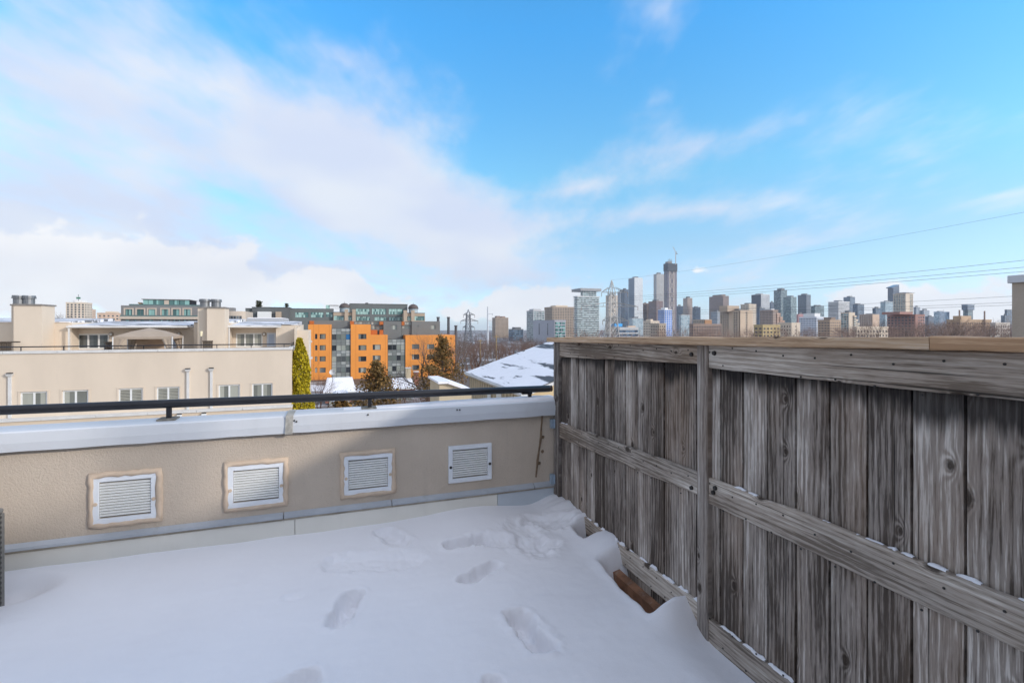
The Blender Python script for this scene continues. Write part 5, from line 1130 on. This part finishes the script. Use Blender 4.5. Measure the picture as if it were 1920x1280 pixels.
GT = glass('tg_teal', (.05, .10, .11), (.24, .34, .35), (3, 3, 3.1), .5, .12); GL = glass('tg_light', (.22, .30, .36), (.46, .54, .58), (3, 3, 3.1), .5, .15); GN = glass('tg_navy', (.025, .045, .08), (.06, .10, .16), (3, 3, 3.1), .5, .12); GC = glass('tg_cyan', (.18, .30, .36), (.40, .52, .56), (3, 3, 3.1), .5, .15)
# far left
t = tower('cream and dark checkered apartment tower behind the left trees', 124, 124, 159, 568, 600, CRM, GD, 3, .35, 4, .45, mech=[(.3, .8, 2.5, WHT)])
x, y, z = pd(147, 558, 600); k = thing('roof_mast', 'small green mast on top of the checkered apartment tower', 'mast', (x, y, z - 3)); MB().tube([(x, y, z - 4), (x, y, z + 4)], .3, 6).build('pole', DGR, k); MB().box(x - 2, x + 2, y - .5, y + .5, z - 1.5, z + .6).build('head', S('mast_green', (.05, .16, .10)), k)
tower('salmon orange block right of the checkered tower', 162, 162, 171, 581, 640, PEACH, GD, 3, .6, 3, .5)
tower('low salmon apartment block left of the grey mid-rise', 183, 183, 224, 588, 500, PEACH, GD, 3, .5, 4, .5, mech=[(.3, .7, 1.5, CRM)])
# right of the orange building
t = tower('brown concrete apartment slab alone above the ravine trees', 923, 929, 953, 596, 1150, S('t_brown3', (.33, .255, .19)), GD, 3, .45, 3.2, .45, mech=[(.15, .4, 4, BRN2), (.55, .8, 3, BRN2)])
t = tower('low dark glass office right of the brown slab', 954, 962, 981, 618, 900, DGR, GB, 3.3, .25, mech=[(.25, .85, 3.5, DGR)])
tower('pale green-glass condo left of the lilac block', 988, 1000, 1021, 583, 800, LGR, GT, 3.1, .35, 5, .12, .5, mech=[(.1, .8, 2.6, LGR)])
tower('wide brown apartment slab behind the lilac block', 1021, 1036, 1077, 576, 900, S('t_brown4', (.34, .265, .20)), GD, 3, .42, 3.4, .42, mech=[(.2, .75, 3.0, CRM)])
t = tower('lilac-grey blank walled block with green glass corner', 1000, 1040, 1060, 602, 480, LIL, G_GREEN, 3.3, .25, 4, .1, .2, solid=[('l', 0, 1, LIL)])
for u in (1011, 1027):
    yy, z = px(u, 606, pd(1040, 602, 480)[0] - .4); MB().box(pd(1040, 602, 480)[0] - .62, pd(1040, 602, 480)[0] - .36, yy - .6, yy + .6, z - 12, z).build('slit_window', GD, t)
t = tower('rounded glass condo tower with wide flat slab roof', 1077, 1083, 1123, 556, 800, S('t_balc', (.50, .51, .50)), GT, 3.05, .33, 0, 0, 1.3)
t2 = tower('', 1089, 1093, 1118, 545, 803, S('t_balc', (0, 0, 0)), GT, 3.05, .2, 5, .06, .3, parent=t, vb=556)
a = pd(1087, 545, 801); b_ = pd(1126, 545, 801); MB().box(a[0], py(1126, 545, a[1])[0], a[1] - 3, a[1] + 30, a[2] - .2, a[2] + 4.2).build('roof_slab', S('t_slab', (.28, .28, .28)), t)
tower('beige tower seen through the lattice pylon', 1136, 1142, 1158, 554, 1500, CRM, GD, 3.1, .5, 4, .5)
tower('slender grey tower left of the white tower', 1158, 1163, 1169, 547, 1800, LGR, GB, 3.2, .2, 4, .2)
t = tower('dark blue glass tower just left of the white tower', 1164, 1171, 1178, 543, 1700, DGR, GN, 3.2, .12, 6, .1)
tower('white tower with dark shaded side left of the construction tower', 1178.5, 1189.6, 1205, 521, 1800, WHT, GL, 3.2, .45, 3, .35, solid=[('l', 0, 1, S('t_wshade', (.20, .23, .27)))])  # shade of the left face painted in as a dark wall colour
tower('teal glass podium tower at the foot of the white tower', 1179, 1186, 1206, 597, 1400, LGR, GC, 3.2, .2, 4, .12)
tower('narrow dark brown block left of the brown office', 1205.6, 1207, 1216, 569, 1500, BRN2, GD, 3.4, .3, 4, .3)
tower('brown office block in front of the construction tower', 1216, 1231, 1243, 565, 1450, S('t_copper', (.25, .155, .12)), GN, 3.4, .3, 5, .3)
tower('tall grey concrete tower behind the construction tower', 1225.6, 1231, 1246, 514, 2400, S('t_conc', (.40, .385, .36)), GD, 3.3, .5, 4, .55)
t = tower('tallest tower, under construction, with dark shroud and crane', 1245, 1252.5, 1269, 506, 2200, S('t_construct', (.30, .20, .16)), GN, 3.6, .22, 7, .22, name='construction_tower')
t2 = tower('', 1244, 1252, 1270, 494, 2190, S('t_shroud', (.05, .052, .055)), S('t_shroud', (0, 0, 0)), 3.6, .4, 0, 0, .3, parent=t, vb=507.5)
a = pd(1252.5, 506, 2200); x1_ = py(1269, 506, a[1])[0]
br = MB(); zt_, z_ = a[2] - 8, -20
kk = 0
while zt_ > 0:
    xa, xb = a[0] + (x1_ - a[0]) * .2, a[0] + (x1_ - a[0]) * .62; z2 = zt_ - 42
    br.tube([(xa, a[1] - 1.6, zt_), (xb, a[1] - 1.6, z2)], .9, 4); br.tube([(xb, a[1] - 1.6, zt_), (xa, a[1] - 1.6, z2)], .9, 4); zt_ = z2
br.box(a[0] + (x1_ - a[0]) * .15, a[0] + (x1_ - a[0]) * .21, a[1] - 1.5, a[1] - .4, -20, a[2] - 2); br.box(a[0] + (x1_ - a[0]) * .62, a[0] + (x1_ - a[0]) * .68, a[1] - 1.5, a[1] - .4, -20, a[2] - 2)
br.build('cross_bracing', S('t_brace', (.5, .45, .40)), t)
c_ = pd(1256, 494, 2205); m = MB(); m.box(c_[0] - 10, c_[0] + 12, c_[1], c_[1] + 20, c_[2], c_[2] + 9)
for k in range(7): m.box(c_[0] - 10 + k * 3.4, c_[0] - 9 + k * 3.4, c_[1] - 1, c_[1], c_[2] + 8, c_[2] + 16 + (k % 3) * 3)
m.build('core_formwork', S('t_form', (.22, .19, .16)), t)
cx = pd(1267, 494, 2180); ct = thing('tower_crane', 'slender luffing crane standing on the construction tower', 'crane', (cx[0], cx[1], cx[2]))
zc = pd(1267, 475, 2180)[2]; jb = pd(1261.5, 462, 2180)
m = MB(); m.tube([(cx[0], cx[1], cx[2] - 5), (cx[0], cx[1], zc)], 1.5, 4); m.build('mast', S('crane_tan', (.42, .32, .26)), ct)
m = MB(); m.tube([(cx[0] + 3, cx[1], zc), (jb[0], jb[1], jb[2])], [1.3, .7], 4); m.build('jib', S('crane_tan', (0, 0, 0)), ct)
m = MB(); m.tube([(cx[0], cx[1], zc), (cx[0] + 6, cx[1], zc + 8)], 1.0, 4); m.box(cx[0] + 2, cx[0] + 8, cx[1] - 2, cx[1] + 2, zc - 3, zc); m.build('counterweight', S('crane_dark', (.12, .11, .11)), ct)
tower('bright blue and white panelled block below the construction tower', 1234, 1246, 1260, 581, 850, S('t_wblue', (.60, .62, .66)), S('t_blue', (.04, .16, .50), .2), 3.2, .22, 3.5, .25, mech=[(.2, .6, 3, WHT)])
tower('low cream block left of the blue and white block', 1207, 1220, 1236, 603, 600, CRM, GD, 3.3, .5, 4, .5, mech=[(.1, .4, 2, CRM)])
tower('low brick block with cream trim under the blue panels', 1220, 1236, 1248, 608, 520, TAN, GD, 3.2, .5, 3, .5)
t = tower('long low grey building with bright blue roof sign right of the pylon', 1156, 1162, 1196, 616, 420, LGR, GB, 3.4, .35, mech=[(.5, .9, 1.2, PEACH)])
a = pd(1153, 609, 425); b_ = py(1167, 605, a[1])[0]; MB().box(a[0], b_, a[1], a[1] + 6, a[2] - 1.5, a[2] + 1.2).build('blue_box', S('t_skyblue', (.06, .30, .60)), t)
tower('dark blue slab right of the construction tower', 1269, 1271, 1282, 574, 1900, DGR, GN, 3.4, .15, 5, .1)
tower('slim brown concrete tower right of the construction tower', 1281, 1289, 1298, 559, 1800, S('t_slim', (.37, .295, .25)), GD, 3.2, .55, 3, .5)
tower('cyan glass mid-rise with rounded bay right of the blue panels', 1273, 1277, 1293, 591, 1000, LGR, GC, 3.1, .18, 4, .15)
tower('dark navy tower between slim brown tower and brown slab', 1298.4, 1304, 1313.4, 576, 1900, DGR, GN, 3.4, .12, 5, .1)
tower('low tan block with orange end below the navy tower', 1300, 1322, 1334, 600, 750, TAN, GD, 3.2, .45, 4, .4, solid=[('f', .0, 1., S('t_orng', (.36, .19, .09)))])
tower('low red-brown row of flats above the fence post', 1293, 1300, 1352, 609, 480, BRN2, GD, 3.0, .4, 3, .45)
tower('broad brown slab tower in the middle of the right skyline', 1329.8, 1356, 1366.5, 555, 1700, S('t_slabb', (.27, .20, .17)), GD, 3.2, .4, 3.5, .45, mech=[(.1, .8, 5, BRN)])
tower('blue-grey glass block below the broad brown slab', 1333, 1345, 1352, 585, 1100, LGR, GB, 3.2, .25, 3, .25)
t = tower('near peach apartment block with balconies above the middle post', 1351, 1388, 1410, 583, 600, S('t_peachnear', (.50, .385, .28)), GD, 3.0, .38, 3.6, .30, .5, solid=[('f', 0, .42), ('f', .58, 1), ('l', .35, .55), ('l', 0, .08)])
a = pd(1371, 573, 612); MB().box(a[0] - 6, a[0] + 13, a[1], a[1] + 14, a[2] - 7.5, a[2]).build('plant_room', S('t_ph', (.40, .31, .23)), t)
tower('cream apartment block behind the peach balcony block', 1389, 1404, 1417.5, 571, 850, CRM, GD, 3.0, .45, 3.5, .5)
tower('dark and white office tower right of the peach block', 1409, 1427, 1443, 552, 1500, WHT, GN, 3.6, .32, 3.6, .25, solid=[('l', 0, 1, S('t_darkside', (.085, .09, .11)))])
tower('navy blue glass block below the dark and white tower', 1416, 1424, 1434, 578, 1200, DGR, GN, 3.4, .15, 5, .1)
t = tower('stepped brick and peach apartment block below the teal towers', 1425, 1449, 1459, 582, 900, S('t_stepb', (.36, .265, .21)), GD, 3.0, .42, 3.2, .42, mech=[(.1, .7, 2.5, LGR)])
for k, (ua, ub, v) in enumerate(((1457, 1463, 588), (1463, 1467, 595), (1467, 1471, 602))): tower('', ua, ua, ub, v, 902 + k, S('t_stepp', (.50, .33, .24)), GD, 3.0, .42, 3.2, .42, parent=t)
tower('tall dark teal tower with stepped crown on the right skyline', 1451, 1464, 1475.6, 544, 1700, DGR, GT, 3.2, .2, 4, .15, mech=[(.3, .8, 6, DGR)])
tower('shorter teal tower in front of the tall dark teal tower', 1468.7, 1483, 1493.4, 557, 1500, S('t_tealw', (.25, .29, .29)), GT, 3.2, .25, 4, .15, mech=[(.3, .7, 4, DGR)])
tower('dark grey box tower right of the teal pair', 1496, 1512, 1520, 553, 1700, S('t_dbox', (.19, .20, .21)), GN, 3.4, .35, 3.5, .35)
tower('small navy tower peeping left of the tall dark teal tower', 1443, 1446, 1452, 567, 1900, DGR, GN, 3.4, .15, 5, .1)
tower('low dark green glass block right of the dark grey box tower', 1520.6, 1528, 1545, 574, 1500, DGR, GT, 3.4, .2, 5, .1, mech=[(.2, .7, 3, DGR)])
tower('pink low block behind the white window-grid block', 1494, 1497, 1510, 590, 900, S('t_pink', (.42, .24, .24)), GD, 3.2, .6, 4, .5)
tower('white block with regular blue window grid above the fence', 1498.5, 1531, 1546, 595, 700, S('t_wgrid', (.58, .59, .62)), GB, 3.2, .42, 2.6, .4, mech=[(.1, .8, 5, WHT)])
tower('low cream institutional block with small arched windows', 1459, 1484, 1499, 607, 450, CRM, GD, 3.3, .5, 3, .55, solid=[('f', .0, .45), ('f', .62, 1)])
tower('low mustard shops below the stepped block', 1414, 1430, 1462, 611, 430, S('t_must', (.42, .32, .16)), GD, 3.2, .5, 4, .45)
tower('white and dark horizontally banded office tower', 1553, 1572, 1592.5, 566, 1300, WHT, GD, 3.5, .5, 0, 0, .4)
tower('grey glass tower behind the banded office', 1581.6, 1594, 1603, 557, 1700, S('t_greyg', (.24, .26, .28)), GB, 3.3, .2, 4, .15)
tower('bluish glass block right of the banded office', 1599, 1608, 1620, 571, 1500, DGR, GB, 3.3, .2, 4, .12)
tower('low brown concrete block left of the stepped cream tower', 1534, 1556, 1576, 601, 600, S('t_bconc', (.36, .26, .18)), GD, 3.4, .6, 4, .4, mech=[(.3, .7, 3, BRN)])
t = tower('teal glass and cream block stepping down to the right', 1577, 1592, 1602, 587, 650, CRM, GT, 3.1, .2, 3.5, .12, .3, solid=[('f', .0, 1.)])
for k, (ua, ub, v) in enumerate(((1602, 1605, 593), (1605, 1608, 600), (1608, 1611, 607))): tower('', ua, ua, ub, v, 651 + k, CRM, GT, 3.1, .45, 0, 0, .4, parent=t)
tower('beige low block with plain lit end above the fence', 1612, 1636, 1648, 590, 800, S('t_lowb', (.40, .31, .25)), GD, 3.0, .5, 3, .55, solid=[('f', 0, 1, PEACH)])
tower('small blue tower left of the light glass tower', 1636, 1642, 1651, 578, 1500, DGR, GB, 3.3, .2, 4, .12)
tower('light glass tower left of the cream balcony condo', 1651, 1660, 1676.5, 566, 1300, S('t_lglass', (.36, .40, .42)), GC, 3.2, .2, 3, .2)
t = tower('dark blade-topped tower behind the cream balcony condo', 1664.6, 1675, 1686, 540, 1800, DGR, GN, 3.3, .12, 4, .12)
a = pd(1675, 540, 1800); x1_ = py(1686, 540, a[1])[0]; MB().hexa([(a[0] - 8, a[1], a[2]), (x1_, a[1], a[2]), (x1_, a[1] + 20, a[2]), (a[0] - 8, a[1] + 20, a[2]), (a[0] - 8, a[1], a[2] + 3), (x1_, a[1], a[2] + 14), (x1_, a[1] + 20, a[2] + 14), (a[0] - 8, a[1] + 20, a[2] + 3)]).build('blade_crown', GN, t)
t = tower('cream balcony condo with flat roof slab on the right skyline', 1675.6, 1698, 1711, 551, 1000, CRM, GT, 3.1, .34, 4.5, .12, .9, solid=[('f', 0, .5)], slab=(-.1, 1.2, 2.2, 3.4, LGR), mech=[(.05, .75, 2, CRM)])
tower('red-brown apartment slab above the fence on the right', 1664, 1716, 1733, 591, 500, RED, GD, 3.0, .42, 3.2, .35, solid=[('f', 0, .3)], mech=[(-1.2, .2, 2.6, RED)])
tower('grey-blue block right of the cream condo', 1713, 1718, 1725, 576, 1500, LGR, GB, 3.3, .3, 4, .2)
tower('pale blue low tower right of the red-brown slab', 1724, 1732, 1742.5, 582, 1500, LGR, GB, 3.3, .25, 4, .2)
tower('small navy block beside the pale blue low tower', 1735, 1741, 1752, 594, 1400, DGR, GN, 3.4, .12, 5, .1)
tower('two-tone blue glass block on the far right skyline', 1751, 1761, 1780, 585, 1300, S('t_bl2', (.20, .26, .34)), GB, 3.4, .15, 5, .1, solid=[('l', 0, 1, GL)])
t = tower('far tower with wider top on the right skyline', 1806, 1815, 1824, 580, 1300, DGR, GT, 3.3, .25, 4, .2)
tower('', 1803, 1814, 1827, 571.5, 1296, S('t_over', (.22, .26, .30)), GN, 3.4, .2, 0, 0, .3, parent=t, vb=581)
t = tower('long tan brick block behind bare trees at the far right', 1776, 1800, 1858, 601, 430, S('t_tanbrick', (.40, .28, .18)), GD, 3.2, .5, 3.2, .5, mech=[(.1, .42, 3.2, S('t_tanbrick', (0, 0, 0)))])
for u, v in ((1799, 581), (1846, 583)):
    a = pd(u, v, 440); MB().cyl(a[0], a[1], -14, a[2], .8, .6, 8).build('smokestack', BRN2, t)
t = tower('stepped blue glass tower beside the right-hand chimney', 1877, 1884, 1900, 592, 1200, DGR, GB, 3.3, .2, 5, .1)
tower('', 1884, 1888, 1900, 581, 1203, DGR, GB, 3.3, .2, 5, .1, parent=t)
tower('low pale terrace of houses at the far right above the fence', 1858, 1866, 1892, 607, 380, S('t_palerow', (.48, .43, .38)), GD, 3.0, .5, 3, .5)
tower('low cream row of houses above the fence under the blue glass block', 1600, 1606, 1664, 615, 330, CRM, GD, 3.0, .5, 3, .5)
# ================================================================ pylons, poles and wires
M_STEEL = mat('lattice_steel', (.42, .41, .39), .6, .12, 1); M_STEELD = mat('lattice_steel_grey', (.17, .18, .20), .6, .12, 1)
def lattice(label, u, Y, vtop, vw, wtop, wbase, arms, mtl, rad):
    x, y, zt = pd(u, vtop, Y); zb = ground_z(Y); t = thing('lattice_pylon', label, 'pylon', (x, y, zb), 'transmission pylons')
    zs = (V0 - vw) * Y / F; body = MB(); n_ = 9
    def hw(z): return wtop / 2 + (wbase - wtop) / 2 * max(0, (zs - z) / (zs - zb)) ** 1.5
    zz = [zs + (zb - zs) * (i / n_) ** 1.15 for i in range(n_ + 1)]
    cs = [(-1, -1), (1, -1), (1, 1), (-1, 1)]
    for sx, sy in cs: body.tube([(x + sx * hw(z), y + sy * hw(z), z) for z in zz] , rad * 1.3, 4)
    for sx, sy in cs: body.tube([(x + sx * hw(zs), y + sy * hw(zs), zs), (x, y, zt)], rad, 4)
    for i in range(n_):
        a, b_ = hw(zz[i]), hw(zz[i + 1])
        for k in range(4):
            p, q = cs[k], cs[(k + 1) % 4]
            body.tube([(x + p[0] * a, y + p[1] * a, zz[i]), (x + q[0] * b_, y + q[1] * b_, zz[i + 1])], rad * .7, 3, False); body.tube([(x + q[0] * a, y + q[1] * a, zz[i]), (x + p[0] * b_, y + p[1] * b_, zz[i + 1])], rad * .7, 3, False)
            body.tube([(x + p[0] * a, y + p[1] * a, zz[i]), (x + q[0] * a, y + q[1] * a, zz[i])], rad * .7, 3, False)
    body.build('mast', mtl, t); tips = []
    for v, ul, ur, rise in arms:
        z = (V0 - v) * Y / F; o = MB(); wv = hw(z)
        for ue in (ul, ur):
            xe = x + (ue - u) * Y / F * CY; ye = y - (ue - u) * Y / F * SY; s = 1 if ue > u else -1
            for sy in (-1, 1): o.tube([(x + s * wv, y + sy * wv, z), (xe, ye, z)], rad * .8, 3); o.tube([(x + s * wv, y + sy * wv, z + rise), (xe, ye, z)], rad * .8, 3)
            for k in range(1, 4):
                f = k / 4; o.tube([(x + s * wv + (xe - x - s * wv) * f, y - wv * (1 - f) + (ye - y) * f, z), (x + s * wv + (xe - x - s * wv) * f, y - wv * (1 - f) + (ye - y) * f, z + rise * (1 - f))], rad * .6, 3)
            tips.append((xe, ye, z))
        o.build('cross_arm', mtl, t)
    for (xe, ye, z) in tips: MB().tube([(xe, ye, z), (xe, ye, z - 2.6)], .16, 6).build('insulator', BRN2, t)
    return t, tips, (x, y, zt)
YPY = 300
_, tips, peak = lattice('large lattice pylon standing before the downtown towers', 1147, YPY, 525, 548, 3.2, 9.5, [(548, 1128, 1177, 3.2), (574.5, 1090, 1196, 2.6), (601, 1130, 1178, 2.6)], M_STEEL, .24)
lattice('grey lattice pylon right of the orange building', 878, 420, 580, 590, 3.0, 9.0, [(590, 869, 890, 1.6), (601.5, 864, 896, 1.8), (613.5, 868, 890, 1.6)], M_STEELD, .26)
x, y, zt = pd(914.5, 575, 380); t = thing('steel_monopole', 'pale steel monopole with three short arms left of the skyline', 'pole', (x, y, ground_z(380)))
MB().tube([(x, y, ground_z(380)), (x, y, zt)], [.95, .42], 12).build('shaft', mat('mono_pale', (.55, .57, .60), .45, .05), t)
for v in (588, 600.5, 612.5):
    z = (V0 - v) * 380 / F; MB().tube([(x, y, z - .3), (x + 3.4, y - 1.2, z), (x + 3.8, y - 1.3, z - .1)], [.28, .14, .1], 6).build('arm', MATS['mono_pale'], t); MB().tube([(x + 3.4, y - 1.2, z), (x + 3.2, y - 1.2, z - 1.3)], .16, 6).build('insulator', M_STEELD, t)
for u, vt, Y, lab in ((900.5, 636, 210, 'wooden utility pole left of the steel monopole'), (930.5, 628, 190, 'wooden utility pole right of the steel monopole')):
    x, y, zt = pd(u, vt, Y); t = thing('utility_pole', lab, 'pole', (x, y, ground_z(Y)), 'wooden utility poles'); MB().tube([(x, y, ground_z(Y)), (x, y, zt)], [.2, .15], 8).build('shaft', mat('pole_wood', (.36, .26, .12), .9, .1), t); MB().box(x - 1, x + 1, y - .07, y + .07, zt - .7, zt - .5).build('cross_arm', MATS['pole_wood'], t)
    for s in (-.8, 0, .8): MB().cyl(x + s, y, zt - .5, zt - .2, .07, .05, 6).build('insulator', M_STEELD, t)
M_WIRE = mat('wire_dark', (.05, .052, .06), .6, .1)
def wire(label, p0, u1, v1, Y1, rad=.045, sag=1.2, ext=1.5):
    p1 = pd(u1, v1, Y1); pts = []
    for k in range(25):
        t = k / 24 * ext; pts.append((p0[0] + (p1[0] - p0[0]) * t, p0[1] + (p1[1] - p0[1]) * t, p0[2] + (p1[2] - p0[2]) * t - sag * 4 * (t * (1 - t)) if t <= 1 else p0[2] + (p1[2] - p0[2]) * t + sag * (t - 1)))
    m = MB(); m.tube(pts, rad, 5, False); tag(m.build('power_line', M_WIRE, origin=p0), label, 'wire', 'power lines running right from the large pylon')
wire('faint topmost wire running from the pylon peak to the upper right', peak, 1920, 398, 130, .03, 1.6)
p = tips[1]
wire('upper wire of the close trio crossing the right sky', (p[0], p[1], p[2] - 2.6), 1920, 488, 130, .05, .9)
wire('middle wire of the close trio crossing the right sky', (p[0] + .5, p[1], p[2] - 3.6), 1920, 501, 130, .05, .7)
wire('lowest wire of the close trio crossing the right sky', (p[0] + 1, p[1], p[2] - 4.8), 1920, 509, 130, .05, .6)
p = tips[3]
wire('upper wire of the low trio passing behind the right-hand chimney', (p[0], p[1], p[2] - 2.6), 1895, 555.5, 150, .045, 1.0)
wire('middle wire of the low trio passing behind the right-hand chimney', (p[0] - 1, p[1], p[2] - 3.8), 1895, 567, 150, .045, .8)
wire('lowest wire of the low trio passing behind the right-hand chimney', (p[0] - 2, p[1], p[2] - 4.8), 1895, 572, 150, .045, .7)

# ================================================================ winter air
hzm, n = new_mat('air'); pv = n.new('ShaderNodeVolumePrincipled'); pv.inputs['Color'].default_value = (0.80, 0.88, 1.0, 1); pv.inputs['Density'].default_value = 0.00008; pv.inputs['Anisotropy'].default_value = 0.2
oo = n.new('ShaderNodeOutputMaterial'); n.l.new(pv.outputs[0], oo.inputs['Volume'])
tag(MB().box(-1800, 3700, -1000, 3800, -31, 372).build('haze', hzm), 'thin bluish winter haze over the city', 'haze', kind='stuff')
